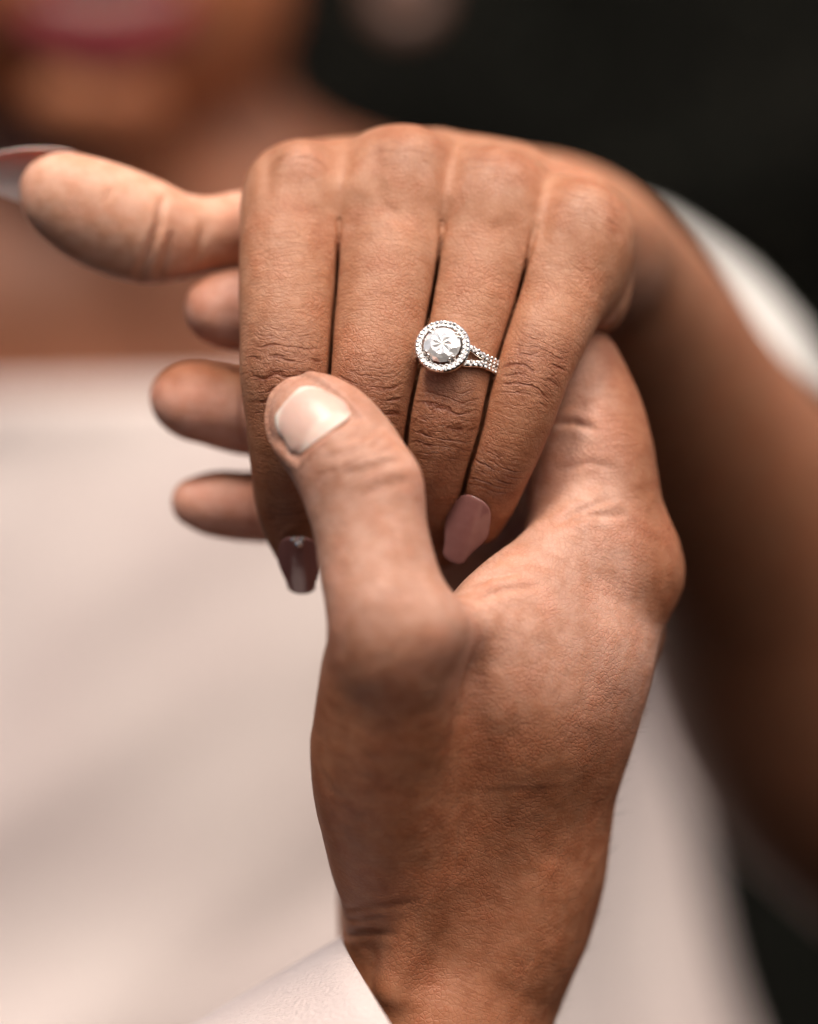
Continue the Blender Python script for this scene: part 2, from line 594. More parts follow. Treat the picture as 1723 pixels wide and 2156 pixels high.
# the clefts where neighbouring fingers lie against each other
for (sa, fa), (sb, fb) in zip(each[:-1], each[1:]):
    st = [slice(max(p.start, q.start), min(p.stop, q.stop)) for p, q in zip(sa, sb)]
    A = fa[tuple(slice(o.start - p.start, o.stop - p.start) for o, p in zip(st, sa))]
    B = fb[tuple(slice(o.start - p.start, o.stop - p.start) for o, p in zip(st, sb))]
    slit = np.minimum(0.5 * (0.06 - np.abs(A - B)), np.minimum(A, B) + 0.30)
    slit = np.minimum(slit, (palm[tuple(st)] + 0.03) * 0.5)
    v = G.F[tuple(st)]
    np.maximum(v, slit, out=v)
G.add(G.chain_field(w_thumb), 0.5, base=palm)
del each
for pts in (((696, 650, .98), (694, 760, .82), (690, 880, .8)), ((880, 700, .8), (866, 850, .66), (852, 990, .9)), ((1072, 660, .9), (1030, 830, .66), (992, 950, .66), (968, 1040, 1.0))):
    G.add(G.chain_field(Chain([(P(*p), .26, .3, .3) for p in pts], DH)), 0.12)   # soft sides of the fingers meet
# knuckle heads and tendons
for (u, v, d, r) in ((636, 356, 1.1, .46), (866, 338, 1.1, .48), (1056, 382, 1.05, .48), (1240, 454, .9, .45)):
    G.add(G.ellipsoid_field(P(u, v, d), (r * .86, r, r)), 0.34)
for pts in (((640, 330, 1.4), (720, 330, 3.0), (850, 345, 5.0)), ((870, 305, 1.4), (925, 302, 3.2), (1010, 330, 5.2)), ((1062, 348, 1.3), (1100, 338, 3.2), (1150, 360, 5.2)), ((1246, 420, 1.2), (1262, 408, 3.0), (1290, 425, 5.0))):
    G.add(G.chain_field(Chain([(P(*p), .15, .15, .15) for p in pts], (0, 0, 1))), 0.3)
V, Q = G.mesh(2)
N = vert_normals(V, Q)

def finger_attrs(V, N, chains, joints):
    """nearest finger: local coordinates, wrinkle coordinates round its joints"""
    n = len(V)
    best = np.full(n, 0.35)
    loc = V.copy()
    joint = np.zeros((n, 3)); joint[:, 0] = 5
    limb = np.zeros((n, 3)); across = np.zeros(n)
    which = np.full(n, -1)
    for ci, c in enumerate(chains):
        R = max(c.w.max(), c.hp.max()) + .5
        sel = np.all((V > c.c.min(0) - R) & (V < c.c.max(0) + R), axis=1)
        ids = np.nonzero(sel)[0]
        f, o = c.local(V[ids])
        m = f < best[ids]
        ids = ids[m]; f = f[m]; o = o[m]
        best[ids] = f
        which[ids] = ci
        loc[ids] = o + np.array([ci * 7.0, ci * 3.0, 0])
        jv = np.zeros((len(ids), 3)); jv[:, 0] = 5
        cur = np.full(len(ids), -1.0)
        for (ji, size, amt) in joints[ci]:
            x = o[:, 0] - c.st[ji]
            w = np.interp(o[:, 0], c.t, c.w)
            mk = amt * np.exp(-(x / (0.66 * size))**2) * sstep(-0.05, 0.5, o[:, 2]) * sstep(1.05, .45, np.abs(o[:, 1]) / w)
            far = np.abs(x)
            take = (cur < 0) | (far < cur)
            jv[take, 0] = x[take] / size
            jv[take, 1] = o[take, 1] + ci * 3.7 + ji * 11.0
            jv[take, 2] = mk[take]
            cur[take] = far[take]
        joint[ids] = jv
        across[ids] = o[:, 1]
        w = np.interp(o[:, 0], c.t, c.w)
        limb[ids, 0] = o[:, 0] + ci * 9.0
        limb[ids, 1] = o[:, 1] + ci * 4.0
        limb[ids, 2] = sstep(.12, .02, f) * sstep(-.1, .45, o[:, 2] / w) * sstep(c.st[0] + .5, c.st[0] + 1.3, o[:, 0])
    return which, loc, joint, limb, across

JW = [[(0, 1.2, .3), (4, 1.0, 1.0), (7, .8, .6)], [(0, 1.2, .34), (5, 1.0, 1.0), (8, .8, .5)], [(0, 1.2, .3), (5, 1.0, 1.0), (8, .8, .6)], [(0, 1.2, .36), (4, .9, 1.0), (7, .72, .8)]]
which, loc, joint, limb, across = finger_attrs(V, N, fingers_w, JW)

# ---- tone: back of the hand, paler palm side, darker skin over the knuckles
base = np.array([0.42, 0.202, 0.116])
palmc = np.array([0.65, 0.365, 0.255])
dark = np.array([0.24, 0.098, 0.052])
tone = np.repeat(base[None], len(V), 0)
pal = np.zeros(len(V))
for ci, c in enumerate(fingers_w):
    m = which == ci
    side = loc[m, 2] / np.interp(loc[m, 0] - ci * 7.0, c.t, c.w)
    pal[m] = sstep(-.25, -.75, side)
ft, ot = w_thumb.local(V)
m = (ft < 0.25) & (V[:, 0] < P(560, 500, 3)[0])
pal[m] = sstep(.45, -.1, (ot[m, 2] / np.interp(ot[m, 0], w_thumb.t, w_thumb.w)))
under = sstep(.1, -.6, N[:, 2]) * (which < 0) * (V[:, 1] > 2.2) * (V[:, 1] < 7)
pal = np.maximum(pal, under * .8)
tone = tone + pal[:, None] * (palmc - tone)
kn = joint[:, 2]
tone = tone + (0.42 * kn)[:, None] * (dark - tone)
# shade on the downward finger ends put into the tone as deeper brown
for ci, c in enumerate(fingers_w):
    m = which == ci
    x = (loc[m, 0] - ci * 7.0 - c.st[5]) / 2.0
    tone[m] *= 1 - np.array([.2, .3, .38]) * sstep(-1.2, .8, x)[:, None]
tone *= (0.9 + 0.2 * fbm(V * 1.3, 3))[:, None]
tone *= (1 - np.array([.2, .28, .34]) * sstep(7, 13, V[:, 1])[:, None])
# skin drawn tight and pale over the knuckle heads, ruddier round them
for (u, v, d) in ((632, 352, .55), (868, 335, .55), (1058, 380, .5), (1240, 445, .4)):
    K = P(u, v, d)
    q = V - K
    r = np.sqrt((q[:, 0] / .46)**2 + (q[:, 1] / .9)**2 + (q[:, 2] / .55)**2) + .5 * (fbm(V * 2.2, 77) - .5)
    pale = sstep(1.1, .35, r)
    ringm = np.exp(-((r - 1.45) / .4)**2)
    tone += (pale * .38)[:, None] * (np.array([.55, .33, .24]) - tone)
    tone *= 1 - ringm[:, None] * np.array([.06, .12, .16]) * sstep(.3, .6, fbm(V * 1.7, 78))[:, None]
def groove(V, N, pts, width, depth, reach=1.6, facing=(0, -1, 0), lip=.35):
    """a skin crease pressed along a line lying on the surface"""
    pts = np.array([P(*p) for p in pts])
    best = np.full(len(V), 9.0); amp = np.zeros(len(V))
    for i in range(len(pts) - 1):
        a, b = pts[i], pts[i + 1]
        ab = (b - a)[[0, 2]]
        q = V[:, [0, 2]] - a[[0, 2]]
        t = np.clip((q @ ab) / (ab @ ab), 0, 1)
        d = np.linalg.norm(q - t[:, None] * ab, axis=1)
        y = a[1] + t * (b[1] - a[1])
        ok = (np.abs(V[:, 1] - y) < reach) & (d < best)
        best[ok] = d[ok]
        g = (i + t[ok]) / (len(pts) - 1)
        amp[ok] = np.sin(np.clip(g, 0.04, .96) * math.pi)**.5
    f = sstep(.05, .4, N @ np.array(facing, float))
    return -depth * amp * f * np.exp(-(best / width)**2) + lip * depth * amp * f * np.exp(-((best - 2.6 * width) / (1.6 * width))**2)

# low relief: skin bunches over the middle joints
disp = 0.009 * joint[:, 2] * (fbm(np.stack([joint[:, 0] * 6, joint[:, 1] * 2.2, joint[:, 0] * 0], 1), 5) - .5) * 2
disp += 0.02 * (fbm(V * 1.6, 11) - .5)
disp += groove(V, N, [(345, 425, 2), (338, 480, 2), (316, 535, 2), (288, 588, 2)], .06, .09)
disp += groove(V, N, [(362, 500, 2), (350, 540, 2), (330, 590, 2)], .05, .05)
disp += groove(V, N, [(250, 395, 2), (228, 440, 2)], .05, .02)
for pts, wd, dp in (([(748, 285, 2.2), (728, 330, 1.3), (712, 400, .8), (706, 500, .5)], .13, .075), ([(972, 290, 2.2), (952, 335, 1.3), (936, 420, .7), (926, 520, .5)], .13, .075),
                    ([(1168, 335, 2.2), (1154, 380, 1.3), (1142, 450, .7), (1130, 540, .5)], .13, .075), ([(580, 315, 1.4), (566, 370, 1.2), (566, 430, .9)], .10, .04),
                    ([(640, 440, .6), (672, 446, .4), (694, 425, .5)], .10, .018), ([(800, 330, 1.2), (795, 385, .8), (806, 440, .6), (850, 462, .5)], .09, .03), ([(1085, 462, .4), (1050, 486, .4), (1010, 472, .4)], .10, .02)):
    disp += groove(V, N, pts, wd * 1.5, dp * 1.05, 1.8, (0, -.6, .6), .08)
disp += groove(V, N, [(430, 470, 2), (420, 520, 2), (405, 560, 2)], .07, .05)
V = V + N * disp[:, None]
mb = (limb[:, 2] < .02) & (which < 0)
limb[mb, 0] = V[mb] @ nrm(np.array([.25, .5, -.8])); limb[mb, 1] = V[mb, 0]
limb[mb, 2] = .35 * sstep(.35, .65, fbm(V[mb] * .8, 43))
WOMAN = empty('person', P(300, 1700, 60))
tag(WOMAN, 'woman in a pale dress holding out her left hand to show a ring', 'person')


# ================================================================== the man's right hand
MT = (-0.02, -1.0, 0.35)
m_thumb = Chain([(P(905, 1930, 1.2), 1.5, 1.3, 1.5), (P(840, 1760, -.2), 1.36, 1.2, 1.4), (P(803, 1570, -1.5), 1.26, 1.05, 1.3), (P(815, 1440, -2.2), 1.18, 1.0, 1.2), (P(824, 1330, -2.75), 1.1, 1.0, 1.08),
                 (P(801, 1220, -2.6), 1.02, .9, .98), (P(782, 1120, -2.35), .98, .88, .93), (P(757, 1020, -2.0), 1.02, .92, .95),
                 (P(715, 945, -1.75), 1.0, .8, .9), (P(672, 895, -1.6), .93, .66, .85), (P(640, 868, -1.5), .78, .52, .75), (P(622, 853, -1.45), .58, .4, .58)], MT)
MI = (1.0, -.1, .35)
m_index = Chain([(P(1305, 1200, 1.2), 1.05, 1.02, 1.0), (P(1288, 1090, 1.15), 1.0, 1.0, 1.45), (P(1266, 960, 1.25), .98, 1.0, 1.42), (P(1244, 860, 1.5), .95, .95, 1.15),
                 (P(1195, 760, 2.0), .95, .9, .9), (P(1090, 680, 2.9), .9, .85, .9), (P(900, 640, 3.3), .86, .8, .86), (P(700, 640, 2.9), .84, .78, .84),
                 (P(560, 648, 2.6), .82, .76, .84), (P(480, 650, 2.5), .74, .7, .8), (P(458, 650, 2.5), .62, .62, .68)],
                np.array([(1, -.1, .3)] * 3 + [(.9, 0, .6), (.7, .3, .8), (.2, .5, 1), (0, .6, 1), (0, .6, 1), (0, .6, 1), (0, .6, 1), (0, .6, 1)], float))
m_middle = Chain([(P(1275, 1330, 3.2), 1.0, 1.0, 1.0), (P(1255, 1130, 3.4), .98, .98, 1.05), (P(1200, 920, 4.2), .95, .95, .95), (P(1060, 850, 4.6), .9, .9, .9),
                  (P(850, 840, 4.2), .88, .85, .88), (P(650, 875, 3.3), .86, .8, .86), (P(540, 870, 2.9), .84, .8, .86), (P(450, 850, 2.65), .8, .76, .84), (P(395, 838, 2.55), .7, .66, .74), (P(376, 834, 2.55), .55, .52, .58)],
                 np.array([(1, 0, .3)] * 2 + [(.7, .3, .7)] + [(0, .6, 1)] * 3 + [(0, .12, 1)] * 4, float))
m_ring = Chain([(P(1240, 1480, 5.0), .98, .98, 1.0), (P(1215, 1290, 5.4), .95, .95, 1.0), (P(1160, 1120, 6.0), .92, .92, .92), (P(1000, 1060, 5.8), .86, .86, .86),
                (P(800, 1055, 4.8), .82, .8, .84), (P(620, 1062, 3.7), .78, .72, .78), (P(520, 1065, 3.2), .72, .66, .72), (P(450, 1058, 3.0), .66, .6, .66), (P(415, 1055, 2.95), .52, .48, .54)],
               np.array([(1, 0, .3)] * 2 + [(.7, .3, .7)] + [(0, .6, 1)] * 6, float))
m_pinky = Chain([(P(1210, 1600, 6.4), .9, .9, .95), (P(1160, 1420, 6.8), .85, .85, .9), (P(1090, 1290, 7.0), .8, .8, .8), (P(960, 1250, 6.6), .72, .72, .72),
                 (P(840, 1240, 6.0), .66, .64, .68), (P(770, 1240, 5.6), .5, .5, .55)],
                np.array([(1, 0, .3)] * 2 + [(.5, .3, .8)] + [(0, .6, 1)] * 3, float))
m_meta = [
    Chain([(P(985, 1900, 1.2), 1.2, 1.72, 1.4), (P(1150, 1560, .9), 1.05, 1.36, 1.3), (P(1315, 1205, 1.2), 1.0, 1.05, 1.0)], (1, -.1, .3)),
    Chain([(P(1030, 1900, 2.6), 1.2, 1.5, 1.4), (P(1140, 1640, 2.9), 1.05, 1.35, 1.3), (P(1275, 1320, 3.2), 1.0, 1.0, 1.0)], (1, 0, .3)),
    Chain([(P(1010, 1930, 3.8), 1.1, 1.4, 1.4), (P(1110, 1720, 4.4), 1.0, 1.2, 1.3), (P(1240, 1470, 5.0), .95, .98, 1.0)], (1, .1, .3)),
    Chain([(P(960, 1950, 4.6), 1.0, 1.2, 1.4), (P(1060, 1780, 5.6), 1.0, 1.0, 1.2), (P(1205, 1590, 6.4), .9, .9, .95)], (1, .2, .3)),
]
m_arm = Chain([(P(1010, 1840, 2.2), 2.6, 2.2, 2.2), (P(978, 2000, 2.2), 2.7, 2.08, 2.15), (P(930, 2140, 2.0), 2.8, 2.12, 2.2), (P(885, 2280, 2.1), 3.0, 2.3, 2.4),
               (P(780, 2520, 1.6), 3.2, 2.6, 2.7), (P(560, 2760, .5), 3.4, 3.0, 3.1)], (1, 0, .3), step=0.15)
hx = axis_grid(-6.5, -5.1, 5.6, 7.0, VOX)
hy = axis_grid(-9, -4.0, 4.2, 9.5, VOX)
hz = axis_grid(-19, -9.6, 4.4, 4.7, VOX)
H = Grid(hx, hy, hz)
for c in m_meta:
    H.add(H.chain_field(c), 0.6)
H.add(H.chain_field(m_arm, 1.2), 1.0)
# thumb muscle and the fold of skin between thumb and forefinger
web = Chain([(P(880, 1640, .2), 1.2, 1.2, 1.2), (P(1010, 1450, -.4), 1.15, 1.0, 1.1), (P(1120, 1290, -.1), .85, .8, .8), (P(1225, 1200, .5), .8, .8, .8)], (.3, -1, .3))
H.add(H.chain_field(web), 0.9)
H.add(H.chain_field(Chain([(P(930, 1330, -2.0), .5, .5, .5), (P(1010, 1290, -1.1), .45, .45, .45), (P(1120, 1200, -.1), .5, .5, .5), (P(1230, 1110, .6), .6, .6, .6)], (.2, -1, .3))), 0.9)
H.add(H.chain_field(Chain([(P(1000, 1640, .5), 1.1, 1.1, 1.1), (P(1090, 1500, .1), 1.15, 1.15, 1.1), (P(1170, 1360, .2), 1.0, 1.0, 1.0)], (.3, -1, .3))), 1.0)
H.add(H.chain_field(Chain([(P(1190, 1540, 1.5), 1.15, 1.15, 1.15), (P(1128, 1760, 1.6), 1.2, 1.2, 1.2), (P(1085, 1890, 1.8), 1.2, 1.2, 1.2)], (1, -.1, .3))), 0.7)
H.add(H.ellipsoid_field(P(1062, 1400, -.55), (.9, .8, 1.2)), 0.9)
H.add(H.chain_field(Chain([(P(1000, 1720, .9), 1.2, 1.2, 1.2), (P(1110, 1560, .45), 1.25, 1.25, 1.2), (P(1200, 1420, .55), 1.1, 1.1, 1.0)], (.3, -1, .3))), 1.0)
H.add(H.ellipsoid_field(P(1130, 1230, 3.1), (1.0, 2.0, 1.5)), 0.8)
H.add(H.ellipsoid_field(P(1040, 1200, 4.2), (1.5, 1.3, 1.5)), 0.8)
H.add(H.ellipsoid_field(P(860, 1900, 4.0), (1.3, 1.6, 2.2)), 0.7)
H.add(H.ellipsoid_field(P(760, 1900, 3.6), (.35, 1.0, 1.2)), 0.5)
hb = H.F.copy()
H.add(H.chain_field(m_thumb), 0.75, base=hb)
for c in (m_index, m_middle, m_ring, m_pinky):
    H.add(H.chain_field(c), 0.5, base=hb)
# knuckles
H.add(H.ellipsoid_field(P(1368, 1185, 1.2), (.45, .6, .75)), 0.4)
H.add(H.ellipsoid_field(P(898, 1320, -3.0), (.6, .5, .5)), 0.5)
H.add(H.chain_field(Chain([(P(890, 1850, -.62), .26, .26, .26), (P(868, 1950, -.5), .24, .24, .24), (P(830, 2080, -.42), .22, .22, .22)], (0, -1, 0))), 0.6)
H.add(H.ellipsoid_field(P(790, 1010, -2.45), (.62, .4, .5)), 0.5)
V2, Q2 = H.mesh(2)
N2 = vert_normals(V2, Q2)
w2, loc2, joint2, limb2, across2 = finger_attrs(V2, N2, [m_thumb, m_index], [[(7, 1.1, .5)], [(4, 1.0, .6)]])
base2 = np.array([0.335, 0.138, 0.07])
pink = np.array([0.51, 0.292, 0.216])
tipc = np.array([0.62, 0.32, 0.235])
tone2 = np.repeat(base2[None], len(V2), 0)
pp = np.zeros(len(V2))
# palm-side skin: where the surface faces the palm (towards the left / the fingers' inner side)
m = w2 == 1
pp[m] = sstep(.75, -.15, loc2[m, 2])
fi = np.full(len(V2), 9.0)
for c in (m_middle, m_ring, m_pinky):
    f, o = c.local(V2)
    mm = (f < .2) & (f < fi)
    fi[mm] = f[mm]
    pp[mm] = sstep(.5, -.2, o[mm, 2] / np.interp(o[mm, 0], c.t, c.w))
zz = V2[:, 2]
body = (w2 != 1) & (fi > 1)
# pale fold between thumb and forefinger; shade lower down put into a browner tone
pp[body] = np.maximum(pp[body], (sstep(-4.2, -1.5, zz[body] + .30 * (V2[body, 0] - 1)) * .85))
tgt = np.where((V2[:, :1] < -1.2) & (V2[:, 1:2] > .8), tipc, pink)
tone2 = tone2 + pp[:, None] * (tgt - tone2)
for _ in range(14):   # the change from palm to back skin is gradual
    tone2 = smooth(tone2, Q2, .6)
tone2 = tone2 + (.6 * joint2[:, 2])[:, None] * (np.array([.34, .19, .13]) - tone2)
mot = fbm(V2 * np.array([3.2, 3.2, 1.6]), 29)
tone2 *= (0.84 + 0.32 * fbm(V2 * 1.1, 23))[:, None] * (1 - np.array([.1, .14, .17]) * sstep(.45, .75, mot)[:, None] * (1 - .6 * pp)[:, None])
e1, e2 = nrm(np.array([.45, -.1, .88])), nrm(np.array([.88, -.3, -.45]))
mb = limb2[:, 2] < .02
limb2[mb, 0] = V2[mb] @ e1; limb2[mb, 1] = V2[mb] @ e2
limb2[mb, 2] = (.15 + .75 * sstep(.35, .65, fbm(V2[mb] * .8, 41))) * (fi[mb] > 1)
d2 = 0.05 * (fbm(V2 * 1.2, 31) - .5) + .018 * (fbm(V2 * 3.5, 33) - .5)
for pts, wd, dp in (([(520, 800, 2), (512, 870, 2), (516, 930, 2)], .06, .04), ([(540, 1020, 2.4), (535, 1070, 2.4), (540, 1110, 2.4)], .05, .03),
        ([(712, 1968, 1), (760, 1955, .5), (830, 1948, .2)], .06, .035), ([(715, 1900, 1), (760, 1892, .5), (880, 1878, 0)], .06, .025), ([(705, 1925, 1), (800, 1915, .3)], .05, .02),
        ([(985, 1232, -1), (1030, 1212, -.8), (1085, 1205, -.3)], .06, .06), ([(1000, 1262, -1), (1060, 1238, -.6), (1130, 1232, -.2)], .06, .035),
        ([(1160, 1110, .3), (1210, 1080, .2), (1280, 1052, .2)], .06, .05), ([(1190, 1105, .3), (1240, 1085, .2), (1310, 1085, .2)], .06, .04),
        ([(1170, 893, .6), (1210, 890, .5), (1250, 905, .5)], .06, .06), ([(1180, 990, .3), (1240, 975, .2), (1300, 985, .2)], .06, .02),
        ([(690, 965, -2.4), (750, 950, -2.6), (815, 920, -2.6)], .07, .018), ([(735, 1000, -2.9), (790, 985, -3), (850, 965, -2.8)], .06, .03), ([(760, 1040, -2.9), (820, 1020, -3), (870, 1010, -2.8)], .07, .018),
        ([(720, 930, -2.4), (760, 920, -2.5), (800, 900, -2.4)], .06, .025)):
    d2 += groove(V2, N2, pts, wd, dp)
# the bed of the thumb nail
ft2, ot2 = m_thumb.local(V2)
NB0 = m_thumb.st[9] - .52
nx_ = ot2[:, 0] - NB0
ny_ = np.abs(ot2[:, 1] + .17) / .645
ins = sstep(1.08, .98, ny_) * sstep(-.05, .03, nx_ + .1 * ny_**2) * (ot2[:, 2] > .1) * (ft2 < .2)
rim = np.exp(-((ny_ - 1.16) / .12)**2) * sstep(-.1, .1, nx_) + np.exp(-((nx_ + .10) / .09)**2) * sstep(1.25, .9, ny_)
d2 += (-.06 * ins + .03 * rim * (ot2[:, 2] > .05)) * (ft2 < .2)
V2 = V2 + N2 * d2[:, None]
MAN = empty('person', P(960, 2300, 2))
tag(MAN, 'man in a pale shirt holding the woman\'s fingers with his right hand', 'person')
b2 = make_mesh('body', V2, Q2, SKIN_M, None, attrs={'joint': joint2, 'limb': limb2, 'across': across2}, color=tone2)
adopt(b2, MAN)

# ================================================================== nails
def nail(name, origin, a, n, length, halfw, arch, mat, root, taper=0.55, lcurve=0.06, squoval=0.35, thick=0.045, nu=20, nv=15, back=0.0):
    """a finger nail: curved plate with a rounded root, straight sides and a tapering free edge (cm)"""
    a = nrm(a); n = nrm(n - (n @ a) * a); b = np.cross(a, n)
    us = np.linspace(0, 1, nu); ss = np.linspace(-1, 1, nv)
    top = []
    for u in us:
        for s in ss:
            w = halfw * (1 - taper * sstep(.3, 1.0, u)) * (.9 + .1 * sstep(0, .3, u))
            e0 = .10 * s * s + .16 * s**6
            e1_ = 1 - squoval * (.10 * s * s + .12 * s**6)
            uu = e0 + (e1_ - e0) * u
            x = s * w
            h = -arch * (x / halfw)**2 - lcurve * length * (uu * uu)
            top.append(origin + a * (length * uu) + b * x + n * h)
    top = np.array(top)
    bot = top - n * thick
    V = np.concatenate([top, bot])
    m = nu * nv
    F = []
    for i in range(nu - 1):
        for j in range(nv - 1):
            q = [i * nv + j, i * nv + j + 1, (i + 1) * nv + j + 1, (i + 1) * nv + j]
            F.append(q[::-1]); F.append([k + m for k in q])
    def side(l):
        for p, q in zip(l[:-1], l[1:]):
            F.append([p, q, q + m, p + m])
    side([j for j in range(nv)]); side([(nu - 1) * nv + j for j in range(nv)][::-1])
    side([i * nv for i in range(nu)][::-1]); side([i * nv + nv - 1 for i in range(nu)])
    o = make_mesh(name, V, F, mat, None)
    import bmesh
    bm = bmesh.new(); bm.from_mesh(o.data)
    bmesh.ops.recalc_face_normals(bm, faces=bm.faces)
    bm.to_mesh(o.data); bm.free()
    sub = o.modifiers.new('round', 'BEVEL'); sub.width = 0.0002; sub.segments = 2; sub.limit_method = 'ANGLE'; sub.angle_limit = math.radians(50)
    adopt(o, root)
    return o

def at_t(ch, t):
    i = int(np.clip(np.searchsorted(ch.t, t), 0, len(ch.t) - 1))
    return ch.c[i], ch.T[i], ch.L[i], ch.Dv[i], ch.w[i], ch.hd[i]

pol = simple('mauve_polish', (0.215, 0.092, 0.082), 0.16, 0.5)
pol.b.inputs['Coat Weight'].default_value = 0.6
pol.b.inputs['Coat Roughness'].default_value = 0.06
dn = pol.bump(pol.noise(pol.pos(), 420.0, 2), 0.00012)
pol.put(pol.b.inputs['Normal'], dn)
POLISH = pol.m
und = simple('nail_underside', (0.60, 0.50, 0.47), 0.4)
und.b.inputs['Subsurface Weight'].default_value = 0.2
und.b.inputs['Subsurface Scale'].default_value = 0.002
NAIL_UNDER = und.m
nn = simple('bare_nail', (0.62, 0.40, 0.33), 0.42, 0.42)
nn.b.inputs['Subsurface Weight'].default_value = 0.3
nn.b.inputs['Subsurface Radius'].default_value = (1, .5, .35)
nn.b.inputs['Subsurface Scale'].default_value = 0.002
nn.put(nn.b.inputs['Base Color'], nn.mix(nn.step(nn.noise(nn.pos(), 260.0, 3), .35, .7), (0.60, 0.405, 0.345), (0.56, 0.35, 0.285)))
nn.put(nn.b.inputs['Normal'], nn.bump(nn.noise(nn.pos(), 600.0, 2), 0.00006))
BARE = nn.m

# woman: little finger, index, thumb
fn = nail('fingernail', P(1003, 1048, -.12), P(946, 1188, .30) - P(1003, 1048, -.12), np.array([-.22, -1, .1]), 1.36, .43, .17, POLISH, WOMAN, taper=.46)
tag(fn, 'long mauve polished nail of the little finger')
fi_ = nail('fingernail', P(625, 1132, .60), P(634, 1262, 1.25) - P(625, 1132, .60), np.array([-.10, -1, .25]), 1.28, .43, .17, POLISH, WOMAN, taper=.38)
tag(fi_, 'mauve index fingernail with small stones at its root')
fth = nail('fingernail', P(170, 345, 2.95), P(-70, 352, 2.75) - P(170, 345, 2.95), np.array([-.05, .75, .6]), 2.1, .62, .36, NAIL_UNDER, WOMAN, taper=.35)
tag(fth, 'long thumb nail seen from its pale underside')

# man: bare thumb nail, and the nails on the far side of his fingertips
def bedded_nail(name, ch, t0, t1, halfw, mat, root, taper=.25, shift=0.0, lift=.03, thick=.04, nu=26, nv=19):
    """a short nail lying on the flesh of its finger"""
    pts = []; dirs = []
    for i in range(nu):
        for j in range(nv):
            u = i / (nu - 1); s = -1 + 2 * j / (nv - 1)
            w = halfw * (1 - taper * sstep(.3, 1.0, u)) * (.93 + .07 * sstep(0, .3, u))
            e0 = .05 * s * s + .07 * s**8
            e1_ = 1 - .46 * (1 - math.sqrt(1 - .96 * s * s))
            t = t0 + (t1 - t0) * (e0 + (e1_ - e0) * u)
            k = np.interp(t, ch.t, np.arange(len(ch.t))); k0 = int(min(k, len(ch.t) - 2)); fr = k - k0
            c = ch.c[k0] * (1 - fr) + ch.c[k0 + 1] * fr
            pts.append(c + ch.L[k0] * (s * w + shift)); dirs.append(ch.Dv[k0])
    pts = np.array(pts); dirs = np.array(dirs)
    lo, hi = np.zeros(len(pts)), np.full(len(pts), 1.6)
    for _ in range(14):
        mid = (lo + hi) / 2
        f, _o = ch.local(pts + dirs * mid[:, None])
        lo = np.where(f < 0, mid, lo); hi = np.where(f < 0, hi, mid)
    d = ((lo + hi) / 2).reshape(nu, nv)
    for _ in range(6):   # a nail is stiffer than the flesh below it
        d[1:-1] = .5 * d[1:-1] + .25 * (d[:-2] + d[2:])
        d[:, 1:-1] = .5 * d[:, 1:-1] + .25 * (d[:, :-2] + d[:, 2:])
    d = d.ravel()
    jj = np.tile(np.linspace(-1, 1, nv), nu)
    uu = np.repeat(np.linspace(0, 1, nu), nv)
    top = pts + dirs * (d + lift - .05 * jj**6 - .035 * sstep(.25, 0, uu))[:, None]
    bot = top - dirs * thick
    Vn = np.concatenate([top, bot]); m = nu * nv
    F = []
    for i in range(nu - 1):
        for j in range(nv - 1):
            q = [i * nv + j, i * nv + j + 1, (i + 1) * nv + j + 1, (i + 1) * nv + j]
            F.append(q[::-1]); F.append([k + m for k in q])
    def side(l):
        for p, q in zip(l[:-1], l[1:]):
            F.append([p, q, q + m, p + m])
    side([j for j in range(nv)]); side([(nu - 1) * nv + j for j in range(nv)][::-1])
    side([i * nv for i in range(nu)][::-1]); side([i * nv + nv - 1 for i in range(nu)])
    jj2 = np.abs(jj); pinkn = np.array([.57, .365, .30])
    tn = np.repeat(pinkn[None], m, 0) * (.94 + .12 * fbm(top * 5, 3))[:, None]
    tn += (sstep(.34, .2, uu + .25 * jj2**2))[:, None] * (np.array([.66, .49, .42]) - tn)
    tn += (sstep(.86, .93, uu))[:, None] * (np.array([.66, .55, .48]) - tn)
    o = make_mesh(name, Vn, F, mat, None, color=np.concatenate([tn, tn]))
    import bmesh
    bm = bmesh.new(); bm.from_mesh(o.data)
    bmesh.ops.recalc_face_normals(bm, faces=bm.faces)
    bm.to_mesh(o.data); bm.free()
    adopt(o, root)
    return o
tn_ = simple('thumb_nail', (.6, .4, .33), .36, .45)
tn_.put(tn_.b.inputs['Base Color'], tn_.attr('tone').outputs['Color'])
tn_.b.inputs['Subsurface Weight'].default_value = .25
tn_.b.inputs['Subsurface Scale'].default_value = .0015
tn_.put(tn_.b.inputs['Normal'], tn_.bump(tn_.noise(tn_.pos(), 700.0, 2), .00005))
nm = bedded_nail('fingernail', m_thumb, NB0 + .03, m_thumb.st[11] + .10, .64, tn_.m, MAN, taper=.16, shift=-.15)
tag(nm, 'pale unpainted thumb nail')
for c, k0, k1 in ((m_index, 8, 10), (m_middle, 7, 9)):
    c_, T_, L_, D_, w_, h_ = at_t(c, c.st[k0] + .1)
    c2_, T2_, L2_, D2_, w2_, h2_ = at_t(c, c.st[k1])
    B0 = c_ + D_ * (h_ - .01); B1 = c2_ + D2_ * (h2_ + .05)
    nail('fingernail', B0, B1 - B0, D_, .95, .5, .18, BARE, MAN, taper=.15, squoval=.8)

